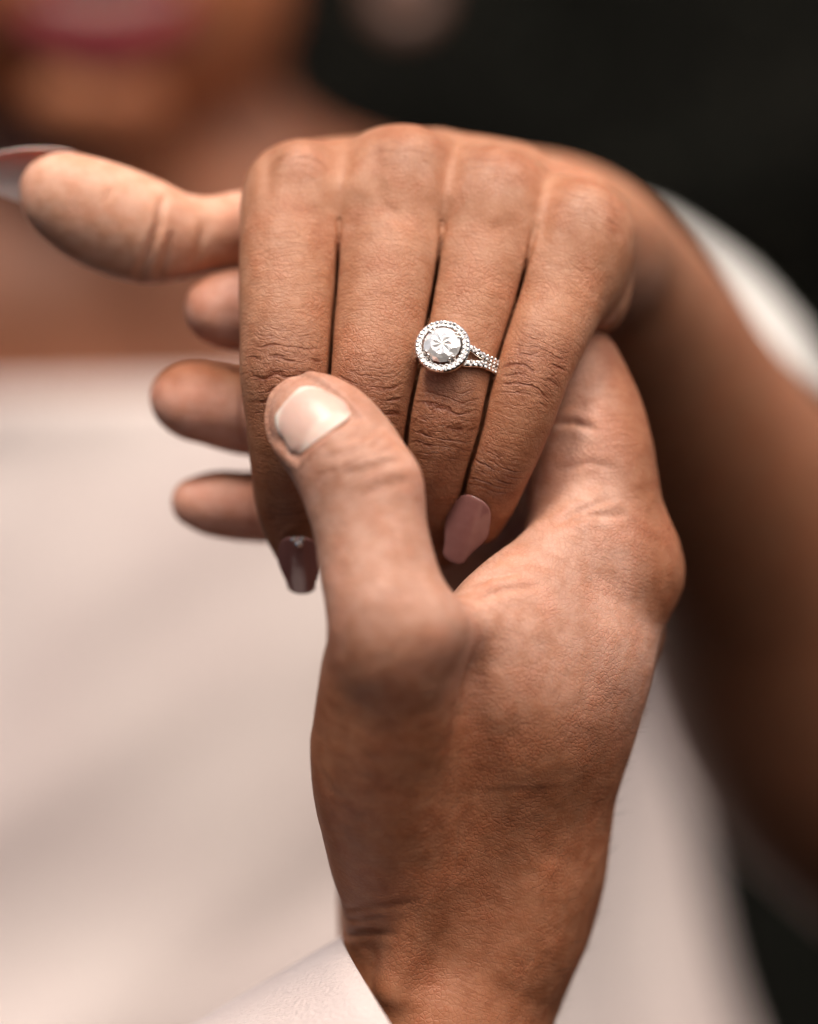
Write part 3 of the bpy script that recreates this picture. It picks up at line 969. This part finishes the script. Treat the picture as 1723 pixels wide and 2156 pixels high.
# ================================================================== gems
def gem_mesh(name, rich=True):
    V = []; F = []
    def ring(n, r, z, off=0.0):
        i0 = len(V)
        for i in range(n):
            a = 2 * math.pi * (i + off) / n
            V.append((r * math.cos(a), r * math.sin(a), z))
        return list(range(i0, i0 + n))
    if rich:
        t = ring(8, .55, .32); m = ring(8, .8, .19, .5); g = ring(16, 1, .03, 0); g2 = ring(16, 1, -.03, 0)
        p = ring(8, .45, -.5, .5); V.append((0, 0, -.86)); c = len(V) - 1
        F.append(t)
        for i in range(8):
            j = (i + 1) % 8
            F.append([t[i], m[i], t[j]])                       # star
            F.append([t[i], m[i - 1], g[2 * i], m[i]])         # kite
            F.append([m[i], g[2 * i], g[2 * i + 1]])
            F.append([m[i], g[2 * i + 1], g[(2 * i + 2) % 16]])
            F.append([p[i], g2[2 * i + 1], g2[2 * i]]); F.append([p[i], g2[(2 * i + 2) % 16], g2[2 * i + 1]])
            F.append([p[i - 1], p[i], g2[2 * i]])
            F.append([c, p[i], p[i - 1]])
        for i in range(16):
            j = (i + 1) % 16
            F.append([g[i], g2[i], g2[j], g[j]])
    else:
        t = ring(6, .5, .42); g = ring(6, 1, .0, .5); V.append((0, 0, -.8)); c = len(V) - 1
        F.append(t)
        for i in range(6):
            j = (i + 1) % 6
            F.append([t[i], g[i], t[j]]); F.append([t[j], g[i], g[j]])
            F.append([c, g[j], g[i]])
    me = bpy.data.meshes.new(name)
    me.from_pydata(V, [], F)
    import bmesh
    bm = bmesh.new(); bm.from_mesh(me); bmesh.ops.recalc_face_normals(bm, faces=bm.faces); bm.to_mesh(me); bm.free()
    return me

dm = simple('diamond', (.99, .99, .985), 0.02, 0.8, **{'Metallic': .42, 'IOR': 2.42})
DIAMOND = dm.m
mel = simple('melee_diamond', (.93, .92, .90), 0.05, 0.8, **{'Metallic': .85, 'IOR': 2.4})
MELEE = mel.m
mt = simple('white_gold', (.78, .74, .7), 0.2, .5, **{'Metallic': 1.0})
WGOLD = mt.m
def brilliant(name):
    """round brilliant: crown, girdle and pavilion, the crown broken into its many small facets"""
    R = np.random.default_rng(5)
    rings = [(.0, 1, (.30,)), (.36, 16, (.35, .25)), (.6, 16, (.325, .285)), (.82, 16, (.225, .15)), (1.0, 16, (.04,))]
    Vd = []; ids = []
    for q, (r, n, zs) in enumerate(rings):
        row = []
        for i in range(n):
            a = 2 * math.pi * (i + (.5 if q in (3,) else 0)) / n
            row.append(len(Vd))
            Vd.append((r * math.cos(a), r * math.sin(a), zs[i % len(zs)] + (R.normal(0, .006) if r < .9 else 0)))
        ids.append(row)
    F = []
    for A, B in zip(ids[:-1], ids[1:]):
        na, nb = len(A), len(B)
        if na == 1:
            for i in range(nb): F.append([A[0], B[i], B[(i + 1) % nb]])
            continue
        ang = lambda k: math.atan2(Vd[k][1], Vd[k][0]) % (2 * math.pi)
        ia = ib = 0
        while ia < na or ib < nb:          # zip the two rings together
            pa = 2 * math.pi * (ia + .5 + (.5 if A is ids[3] else 0)) / na
            pb = 2 * math.pi * (ib + .5 + (.5 if B is ids[3] else 0)) / nb
            if ib >= nb or (ia < na and pa <= pb):
                F.append([A[ia % na], B[ib % nb], A[(ia + 1) % na]]); ia += 1
            else:
                F.append([A[ia % na], B[ib % nb], B[(ib + 1) % nb]]); ib += 1
    g = ids[-1]; c = len(Vd); Vd.append((0, 0, -.84))
    for i in range(16): F.append([c, g[(i + 1) % 16], g[i]])
    me = bpy.data.meshes.new(name); me.from_pydata(Vd, [], F)
    import bmesh
    bm = bmesh.new(); bm.from_mesh(me); bmesh.ops.recalc_face_normals(bm, faces=bm.faces); bm.to_mesh(me); bm.free()
    return me
DIAMOND_ME = brilliant('center_diamond'); DIAMOND_ME.materials.append(DIAMOND)
SMALL_ME = gem_mesh('pave_stone', False); SMALL_ME.materials.append(MELEE)

def put_gem(name, me, pos_cm, normal, r_cm, root, spin=None):
    n = Vector(nrm(normal))
    o = bpy.data.objects.new(name, me)
    link(o, root)
    base = root.matrix_world.translation if root.parent is None else Vector((0, 0, 0))
    q = n.to_track_quat('Z', 'X').to_matrix().to_4x4() @ Matrix.Rotation(random.random() * 6 if spin is None else spin, 4, 'Z')
    loc = Vector(np.asarray(pos_cm) * .01) - Vector(root.location)
    o.matrix_local = Matrix.Translation(loc) @ q @ Matrix.Scale(r_cm * .01, 4)
    return o

# ================================================================== the ring
i_r = int(np.argmin(np.abs(w_ring.c[:, 2] - P(968, 766, .2)[2])))
rc, rT, rL, rD = w_ring.c[i_r], w_ring.T[i_r], w_ring.L[i_r], w_ring.Dv[i_r]
rw, rhd, rhp = w_ring.w[i_r] + .035, w_ring.hd[i_r] + .035, w_ring.hp[i_r] + .035
if rL[0] < 0: rL = -rL
ROT = math.radians(-14)       # the head has slipped towards the middle finger
RING = empty('ring', rc)
bpy.context.view_layer.update()
tag(RING, 'diamond halo engagement ring with split pave band on the ring finger', 'ring')
def band_pt(th, lift=0.0, along=0.0):
    """th from the head, positive to the right"""
    a = th + ROT
    h = rhd if math.cos(a) > 0 else rhp
    p = rc + rL * math.sin(a) * (rw + lift) + rD * math.cos(a) * (h + lift) + rT * along
    n = nrm(rL * math.sin(a) / rw + rD * math.cos(a) / h)
    return p, n
def split(th):
    x = abs(th)
    return .085 * (1 - sstep(math.radians(24), math.radians(55), x)) + .07
def sweep(name, pts, nrms, hw, hh, mat, root, closed=False, sides=8):
    pts = np.array(pts); T = nrm(np.gradient(pts, axis=0))
    V = []; F = []
    for i, (p, n, t) in enumerate(zip(pts, nrms, T)):
        n = nrm(n - (n @ t) * t); b = np.cross(t, n)
        for k in range(sides):
            a = 2 * math.pi * (k + .5) / sides
            c, s = math.cos(a), math.sin(a)
            c = math.copysign(abs(c)**.6, c); s = math.copysign(abs(s)**.6, s)
            V.append(p + b * c * hw + n * s * hh)
    m = len(pts)
    for i in range(m if closed else m - 1):
        j = (i + 1) % m
        for k in range(sides):
            l = (k + 1) % sides
            F.append([i * sides + k, i * sides + l, j * sides + l, j * sides + k])
    if not closed:
        F.append([k for k in range(sides)][::-1]); F.append([(m - 1) * sides + k for k in range(sides)])
    o = make_mesh(name, V, F, mat, None)
    adopt(o, root)
    return o
for sgn in (-1, 1):
    ths = np.radians(np.linspace(-180, 180, 121))
    pn = [band_pt(t, .035, sgn * split(t)) for t in ths]
    sweep('band', [q[0] for q in pn], [q[1] for q in pn], .068, .045, WGOLD, RING)
for sgn in (-1, 1):
    for side in (-1, 1):
        for k in range(9):
            th = side * math.radians(27 + k * 7.2)
            for row in (-1, 1):
                p, n = band_pt(th, .083, sgn * split(th) + row * .034)
                put_gem('band_stone', SMALL_ME, p, n + rng.normal(0, .13, 3), .036, RING)
hp0, hn = band_pt(0, .30)
hn = nrm(hn + np.array([0.10, -.25, .12]))
ex = nrm(np.cross(hn, rT)); ey = np.cross(hn, ex)
def circ(r, a, up=0.0):
    return hp0 + ex * r * math.cos(a) + ey * r * math.sin(a) + hn * up
HR = .43
an = np.linspace(0, 2 * math.pi, 49)[:-1]
pts = np.array([circ(HR, a) for a in an])
Vh = []; Fh = []
for a in an:
    rad = ex * math.cos(a) + ey * math.sin(a)
    for (dr, dz) in ((-.068, .02), (-.05, .035), (.05, .035), (.07, .015), (.07, -.05), (-.055, -.05)):
        Vh.append(circ(HR, a) + rad * dr + hn * dz)
for i in range(48):
    j = (i + 1) % 48
    for k in range(6):
        l = (k + 1) % 6
        Fh.append([i * 6 + k, j * 6 + k, j * 6 + l, i * 6 + l])
halo = make_mesh('halo', Vh, Fh, WGOLD, None, smooth_shade=False); adopt(halo, RING)
for k in range(34):
    put_gem('halo_stone', SMALL_ME, circ(HR + .022, 2 * math.pi * k / 34, .036), hn + rng.normal(0, .25, 3), .041, RING)
for k in range(26):
    put_gem('halo_stone', SMALL_ME, circ(HR - .045, 2 * math.pi * (k + .3) / 26, .04), hn + rng.normal(0, .25, 3), .026, RING)
for k in range(24):   # beads of metal that hold the stones
    a = 2 * math.pi * (k + .5) / 24
    put_gem('bead', SMALL_ME, circ(HR - .055, a, .045), hn, .02, RING)
put_gem('center_diamond', DIAMOND_ME, circ(0, 0, .06), hn, .335, RING, .3)
for k in range(8):
    a = 2 * math.pi * (k // 2) / 4 + math.pi / 4 + (.13 if k % 2 else -.13)
    ra = [.33, .34, .34, .315, .30]; up = [-.28, -.05, .06, .10, .115]
    pr = [circ(r, a, z) for r, z in zip(ra, up)]
    sweep('prong', pr, [nrm(p - hp0 + hn * .001) for p in pr], .026, .026, WGOLD, RING, sides=6)
pts = [circ(.26, a, -.2) for a in an]
Vh = []; Fh = []
for a in an:
    rad = ex * math.cos(a) + ey * math.sin(a)
    for (r, z) in ((.34, -.06), (.37, -.06), (.30, -.27), (.26, -.27)):
        Vh.append(circ(r, a, z))
for i in range(48):
    j = (i + 1) % 48
    for k in range(4):
        l = (k + 1) % 4
        if i % 6 < 2 or k == 2 or k == 3 or k == 0:
            pass
        Fh.append([i * 4 + k, j * 4 + k, j * 4 + l, i * 4 + l])
bk = make_mesh('basket', Vh, Fh, WGOLD, None); adopt(bk, RING)

# small stones glued on the index nail
for (u, v, d, r) in ((619, 1136, .58, .065), (630, 1145, .58, .08), (637, 1134, .6, .05)):
    g = put_gem('nail_gem', SMALL_ME, P(u, v, d), np.array([0, -1, .35]), r, fi_)
    g.location = [q * .01 for q in P(u, v, d)]

# ================================================================== the woman's body behind the hand
def torso():
    h = .5
    T = Grid(np.arange(-42, 28, h), np.arange(22, 84, h), np.arange(-36, 46, h))
    c = lambda rows, dors=(0, -1, 0), step=1.0: Chain(rows, dors, step)
    T.add(T.chain_field(c([(P(330, 60, 65), 5.0, 5, 5), (P(380, 420, 66), 5.2, 5, 5), (P(400, 700, 67), 6.5, 5.5, 5.5)]), 5), 0)
    T.add(T.chain_field(c([(P(-500, 640, 66), 5, 5, 5), (P(-50, 560, 67), 5, 4.6, 5), (P(400, 520, 67), 5, 4.6, 5), (P(790, 640, 65), 5, 4.8, 5), (P(1330, 790, 59), 4.6, 4.6, 4.6)]), 5), 3)
    T.add(T.chain_field(c([(P(250, 700, 66), 15, 8.0, 8), (P(400, 1300, 66), 14, 8.5, 8), (P(420, 1900, 66), 14, 8, 8)]), 5), 5)
    T.add(T.chain_field(c([(P(1330, 780, 59), 4.6, 4.6, 4.6), (P(1540, 1020, 45), 4.3, 4.3, 4.3), (P(1800, 1370, 33), 3.5, 3.5, 3.5), (P(1960, 1690, 26.5), 3.6, 3.6, 3.6)], (1, 0, .3)), 4), 2.5)
    # head
    T.add(T.ellipsoid_field(P(215, -10, 60), (8.4, 8.5, 6.1), None, 4), 1.2)
    T.add(T.ellipsoid_field(P(215, -380, 62), (8.0, 9.4, 10.5), None, 4), 3)
    T.add(T.ellipsoid_field(P(208, 218, 52.4), (2.8, 2.1, 1.9), None, 3), 2.0)
    T.add(T.chain_field(c([(P(215, -330, 53.5), .8, .9, .9), (P(215, -170, 50.6), 1.3, 1.3, 1.3)]), 3), 1.6)
    for s in (-1, 1):
        T.add(T.ellipsoid_field(P(215 + s * 60, -160, 51.9), (.9, .9, .8), None, 2), 1.0)
        T.cut(T.ellipsoid_field(P(215 + s * 160, -370, 51.5), (1.9, 1.5, 1.1), None, 2), 1.2)
        T.add(T.ellipsoid_field(P(215 + s * 420, -260, 62), (.7, 1.6, 3.0), None, 2), .6)
    T.cut(T.ellipsoid_field(P(215, 30, 50.8), (3.2, 1.4, .9), None, 2), .4)
    return T.mesh(2)
V3, Q3 = torso()
tone3 = np.repeat(base[None] * np.array([.52, .39, .29]), len(V3), 0) * (0.9 + 0.2 * fbm(V3 * .25, 5))[:, None]  # darker than the hand: shadow on neck and chest is in the tone
tone3 *= 1 + .85 * sstep(12.5, 15.5, V3[:, 2:3]) * (V3[:, 1:2] < 60)  # face lightened: the light falling on it is painted into the skin
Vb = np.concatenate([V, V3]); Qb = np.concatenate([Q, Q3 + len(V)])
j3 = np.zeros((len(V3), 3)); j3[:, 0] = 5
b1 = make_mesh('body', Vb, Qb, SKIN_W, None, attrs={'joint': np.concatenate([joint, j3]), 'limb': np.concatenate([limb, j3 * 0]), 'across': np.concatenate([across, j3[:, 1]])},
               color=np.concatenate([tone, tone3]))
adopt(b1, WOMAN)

def tube(name, st, mat, root, dors=(0, -1, 0), step=.12, h=.06, k=0):
    """a small soft chain meshed by itself"""
    ch = Chain(st, dors, step)
    R = max(ch.w.max(), ch.hd.max()) + 3 * h
    lo, hi = ch.c.min(0) - R, ch.c.max(0) + R
    g = Grid(*[np.arange(lo[q], hi[q], h) for q in range(3)])
    g.add(g.chain_field(ch, .5), 0)
    v, q = g.mesh(1)
    o = make_mesh(name, v, q, mat, None)
    adopt(o, root)
    return o
LIP = simple('lip_colour', (0.16, 0.026, 0.031), 0.85, 0.1).m
TOOTH = simple('tooth_enamel', (0.66, 0.56, 0.47), 0.25, 0.5, **{'Subsurface Weight': .15, 'Subsurface Scale': .003}).m
tube('lower_lip', [(P(30, -25, 54), .35, .35, .35), (P(110, 62, 51.2), .95, .75, .75), (P(215, 90, 50.4), 1.2, .9, .9), (P(320, 62, 51.2), .95, .75, .75), (P(405, -25, 54), .35, .35, .35)], LIP, WOMAN, (0, -1, 0), .3, .14)
tube('upper_lip', [(P(30, -25, 54), .3, .3, .3), (P(120, -45, 51.8), .55, .5, .5), (P(215, -40, 51.2), .6, .55, .55), (P(310, -45, 51.8), .55, .5, .5), (P(405, -25, 54), .3, .3, .3)], LIP, WOMAN, (0, -1, 0), .3, .14)
for k in range(8):
    a = (k - 3.5)
    tube('tooth', [(P(215 + a * 40, -20, 51.3 + a * a * .09), .40, .3, .3), (P(215 + a * 40, 12 - a * a * 2.5, 51.25 + a * a * .09), .40, .25, .22)], TOOTH, WOMAN, (0, -1, 0), .2, .1)

# hair
hairm = simple('dark_hair', (0.012, 0.009, 0.007), 0.45, 0.4)
hs = hairm.noise(hairm.vec(hairm.math('MULTIPLY', hairm.sep(hairm.pos())[0], 400.0), hairm.math('MULTIPLY', hairm.sep(hairm.pos())[1], 400.0), hairm.math('MULTIPLY', hairm.sep(hairm.pos())[2], 20.0)), 1.0, 3)
hairm.put(hairm.b.inputs['Normal'], hairm.bump(hs, .004))
T = Grid(np.arange(-32, 8, .5), np.arange(48, 84, .5), np.arange(10, 52, .5))
T.add(T.ellipsoid_field(P(230, -420, 66), (10.2, 10.5, 12.0), None, 4), 0)
T.add(T.ellipsoid_field(P(260, -60, 72), (9.0, 6.0, 9.0), None, 4), 3)
T.cut(T.ellipsoid_field(P(215, -120, 51), (7.6, 8.5, 13.5), None, 4), 1.0)
vh, qh = T.mesh(1)
nh = vert_normals(vh, qh)
vh = vh + nh * (.8 * (fbm(vh * np.array([.9, .9, .25]), 3) - .5))[:, None]
hr = make_mesh('hair', vh, qh, hairm.m, None); adopt(hr, WOMAN)

# earring (far out of focus at the top edge)
EAR = empty('earring', P(850, 60, 58))
tag(EAR, 'round brown earring out of focus at the top edge', 'earring')
em = simple('earring_disc', (0.10, 0.045, 0.028), .5).m
an = np.linspace(0, 2 * math.pi, 33)[:-1]
ec = P(852, -12, 58)
Ve = []; Fe = []
for a in an:
    for (r, y) in ((1.55, -.14), (1.7, 0), (1.55, .14), (.35, .14), (.3, 0), (.35, -.14)):
        Ve.append(ec + np.array([r * math.cos(a), y, r * math.sin(a)]))
for i in range(32):
    j = (i + 1) % 32
    for k in range(6):
        l = (k + 1) % 6
        Fe.append([i * 6 + k, i * 6 + l, j * 6 + l, j * 6 + k])
eo = make_mesh('disc', Ve, Fe, em, None); adopt(eo, EAR)
sweep('hook', [P(852, -85, 58), P(845, -115, 58.4), P(800, -140, 59), P(730, -150, 60.5), P(660, -140, 62)], [np.array([0, -1, 0.])] * 5, .06, .06, WGOLD, EAR, sides=6)

# ---- dress
dr = NT('dress_cloth')
dpos = dr.pos()
dr.put(dr.b.inputs['Base Color'], dr.mix(dr.step(dr.noise(dpos, 9.0, 2), .3, .7), (0.64, 0.55, 0.515), (0.595, 0.49, 0.465)))
dr.b.inputs['Roughness'].default_value = .75
dr.b.inputs['Sheen Weight'].default_value = .15
dr.put(dr.b.inputs['Normal'], dr.bump(dr.noise(dpos, 1500.0, 2), .0003))
T = Grid(np.arange(-42, 32, .5), np.arange(38, 82, .5), np.arange(-36, 20, .5))
T.add(T.chain_field(Chain([(P(430, 760, 64), 17.5, 9.4, 9.4), (P(480, 1340, 64), 18.6, 9.8, 9.6), (P(480, 1800, 64), 21.5, 9.4, 10), (P(480, 2156, 64), 24, 9.0, 11), (P(480, 2600, 64), 27, 8.8, 12)], (0, -1, 0), 1.0), 4), 0)
znk = P(0, 806, 54)[2]
X_, Z_ = T.x[:, None, None], T.z[None, None, :]
cutp = (Z_ - (znk + .012 * (X_ + 10))).astype(np.float32) + 0 * T.y[None, :, None].astype(np.float32)
T.F[...] = -T.smin(-T.F, -cutp, .8)
vd, qd = T.mesh(2)
nd = vert_normals(vd, qd)
q_ = vd[:, 2] * .62 - vd[:, 0] * .34
al = vd[:, 0] * .62 + vd[:, 2] * .34
fold = fbm(np.stack([q_ * .27 + .6 * vnoise(vd * .05, 4), al * .055, vd[:, 1] * .04], 1), 9, 2) - .5
right = sstep(4, 9, vd[:, 0])
vf = np.sin(vd[:, 0] * 1.25 + .08 * vd[:, 2]) * .4
vd = vd + nd * ((2.4 * fold * (1 - right) + right * vf) * sstep(znk + 1, znk - 4, vd[:, 2]))[:, None]
ds = make_mesh('dress', vd, qd, dr.m, None); adopt(ds, WOMAN)
T = Grid(np.arange(0, 34, .5), np.arange(34, 72, .5), np.arange(-12, 24, .5))
T.add(T.chain_field(Chain([(P(1290, 700, 59), 5.0, 5, 5), (P(1390, 800, 54), 5.3, 5.3, 5.3), (P(1480, 960, 49), 5.3, 5.3, 5.3), (P(1540, 1050, 46), 4.9, 4.9, 4.9)], (.5, 0, .5), 1.0), 4), 0)
vs, qs = T.mesh(2)
ns = vert_normals(vs, qs)
vs = vs + ns * (1.0 * (fbm(np.stack([vs[:, 0] * .5 + vs[:, 2] * .4, vs[:, 1] * .1, vs[:, 2] * .1], 1), 2, 2) - .5))[:, None]
wsl = simple('white_cloth', (.88, .86, .82), .7, .3).m  # whiter than the dress cloth: sunlight on the sleeve put into its colour
so = make_mesh('puff_sleeve', vs, qs, wsl, None); adopt(so, WOMAN)
tag(so, 'white sleeve on the shoulder behind the forearm')

# fine hairs on the back of his wrist
hm = simple('body_hair', (.02, .013, .009), .5).m
selh = np.nonzero((N2[:, 0] > .35) & (V2[:, 2] < -3.2) & (V2[:, 2] > -10.5) & (V2[:, 1] < 4.5))[0]
pk = rng.choice(selh, 420, replace=False)
Vq = []; Fq = []
for i in pk:
    p = V2[i]; n = N2[i]
    d = nrm(n * .75 + np.array([.15, -.1, .65]) + rng.normal(0, .25, 3))
    g = rng.uniform(.12, .34); b = nrm(np.cross(d, rng.normal(0, 1, 3))); c = np.cross(d, b)
    bend = nrm(rng.normal(0, 1, 3)) * g * .3
    i0 = len(Vq)
    for k in range(5):
        u = k / 4
        q = p + d * g * u + bend * u * u
        r = .0030 * (1 - .8 * u)
        for a in range(3):
            Vq.append(q + b * r * math.cos(a * 2.094) + c * r * math.sin(a * 2.094))
    for k in range(4):
        for a in range(3):
            e = (a + 1) % 3
            Fq.append([i0 + k * 3 + a, i0 + k * 3 + e, i0 + k * 3 + 3 + e, i0 + k * 3 + 3 + a])
ho = make_mesh('wrist_hair', Vq, Fq, hm, None); adopt(ho, MAN); ho['kind'] = 'stuff'

# ================================================================== the man's shirt sleeve
sm = NT('shirt_cloth')
sp = sm.pos()
wv = sm.node('ShaderNodeTexWave', wave_type='BANDS', bands_direction='DIAGONAL')
sm.put(wv.inputs['Vector'], sp); wv.inputs['Scale'].default_value = 900; wv.inputs['Distortion'].default_value = 3
sm.put(sm.b.inputs['Base Color'], sm.mix(sm.step(sm.noise(sp, 60.0, 3), .3, .7), (0.53, 0.445, 0.425), (0.50, 0.41, 0.39)))
sm.b.inputs['Roughness'].default_value = .8
sm.b.inputs['Sheen Weight'].default_value = .2
hgt = sm.math('ADD', sm.math('MULTIPLY', sm.noise(sp, 1100.0, 3), .0004), sm.math('MULTIPLY', wv.outputs['Fac'], .00004))
sm.put(sm.b.inputs['Normal'], sm.bump(hgt, 1.0))
axis = nrm(np.array([-.82, -.06, -.57]))
rimc = P(980, 2352, .8)
up = nrm(np.array([-.57, .0, .82]) - (np.array([-.57, .0, .82]) @ axis) * axis)
sd = np.cross(axis, up)
Vc = []; Fc = []
NA, NR = 72, 26
def sleeve_pt(i, j, off):
    a = 2 * math.pi * j / NA
    u = i / (NR - 1)
    r1 = 4.05 + .9 * u + off + .12 * math.sin(3 * a + 1.5 * u * 4) * u + .10 * math.sin(5 * a - 3 * u) * u
    r2 = 4.3 + .9 * u + off
    rim = .06 * math.sin(2 * a + .4)
    return rimc + axis * (u * 12 + rim) + up * math.cos(a) * r1 + sd * math.sin(a) * r2
prof = [(i, 0) for i in range(NR)]
rows = [(i, 0.0) for i in range(NR - 1, -1, -1)] + [(-.035, -.05)] + [(0, -.12)] + [(i, -.12) for i in range(1, NR)]
for (i, off) in rows:
    for j in range(NA):
        Vc.append(sleeve_pt(i, j, off))
for r in range(len(rows) - 1):
    for j in range(NA):
        l = (j + 1) % NA
        Fc.append([r * NA + j, r * NA + l, (r + 1) * NA + l, (r + 1) * NA + j])
cu = make_mesh('shirt_sleeve', Vc, Fc, sm.m, None); adopt(cu, MAN)

# ================================================================== greenery far behind
HEDGE = empty('hedge', (0, 260, -90))
tag(HEDGE, 'dark green hedge far out of focus behind the woman', 'hedge')
lm = simple('dark_leaf', (0.016, 0.021, 0.013), .7, .1)
lm.put(lm.b.inputs['Base Color'], lm.mix(lm.step(lm.noise(lm.pos(), 3.0, 2), .4, .65), (0.009, 0.011, 0.007), (0.024, 0.019, 0.012)))
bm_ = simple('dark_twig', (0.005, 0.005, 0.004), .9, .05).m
nx, nz = 60, 50
xs = np.linspace(-260, 260, nx); zs = np.linspace(-90, 220, nz)
Vg = []
for z in zs:
    for x in xs:
        Vg.append((x, 262, z))
Vg = np.array(Vg)
Vg[:, 1] += 50 * (fbm(Vg * .02, 2) - .5)
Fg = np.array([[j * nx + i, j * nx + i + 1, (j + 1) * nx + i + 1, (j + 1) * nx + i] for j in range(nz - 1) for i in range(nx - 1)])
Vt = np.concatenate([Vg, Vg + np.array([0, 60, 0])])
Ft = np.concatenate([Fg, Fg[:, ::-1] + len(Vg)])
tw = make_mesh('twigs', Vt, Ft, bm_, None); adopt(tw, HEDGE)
nl = 9000
pick = rng.integers(0, len(Vg), nl)
cp = Vg[pick] + rng.normal(0, 1, (nl, 3)) * np.array([5, 5, 4]) - np.array([0, 6, 0])
a = nrm(rng.normal(0, 1, (nl, 3))); b = nrm(np.cross(a, rng.normal(0, 1, (nl, 3)))); n_ = np.cross(a, b)
ln = rng.uniform(2.5, 4.5, nl)[:, None]
Vl = np.stack([cp, cp + a * ln * .5 + b * ln * .28 + n_ * .3, cp + a * ln, cp + a * ln * .5 - b * ln * .28 + n_ * .3], 1).reshape(-1, 3)
Fl = np.arange(nl * 4).reshape(-1, 4)
lo = make_mesh('foliage', Vl, Fl, lm.m, None, smooth_shade=False); adopt(lo, HEDGE); lo['kind'] = 'stuff'
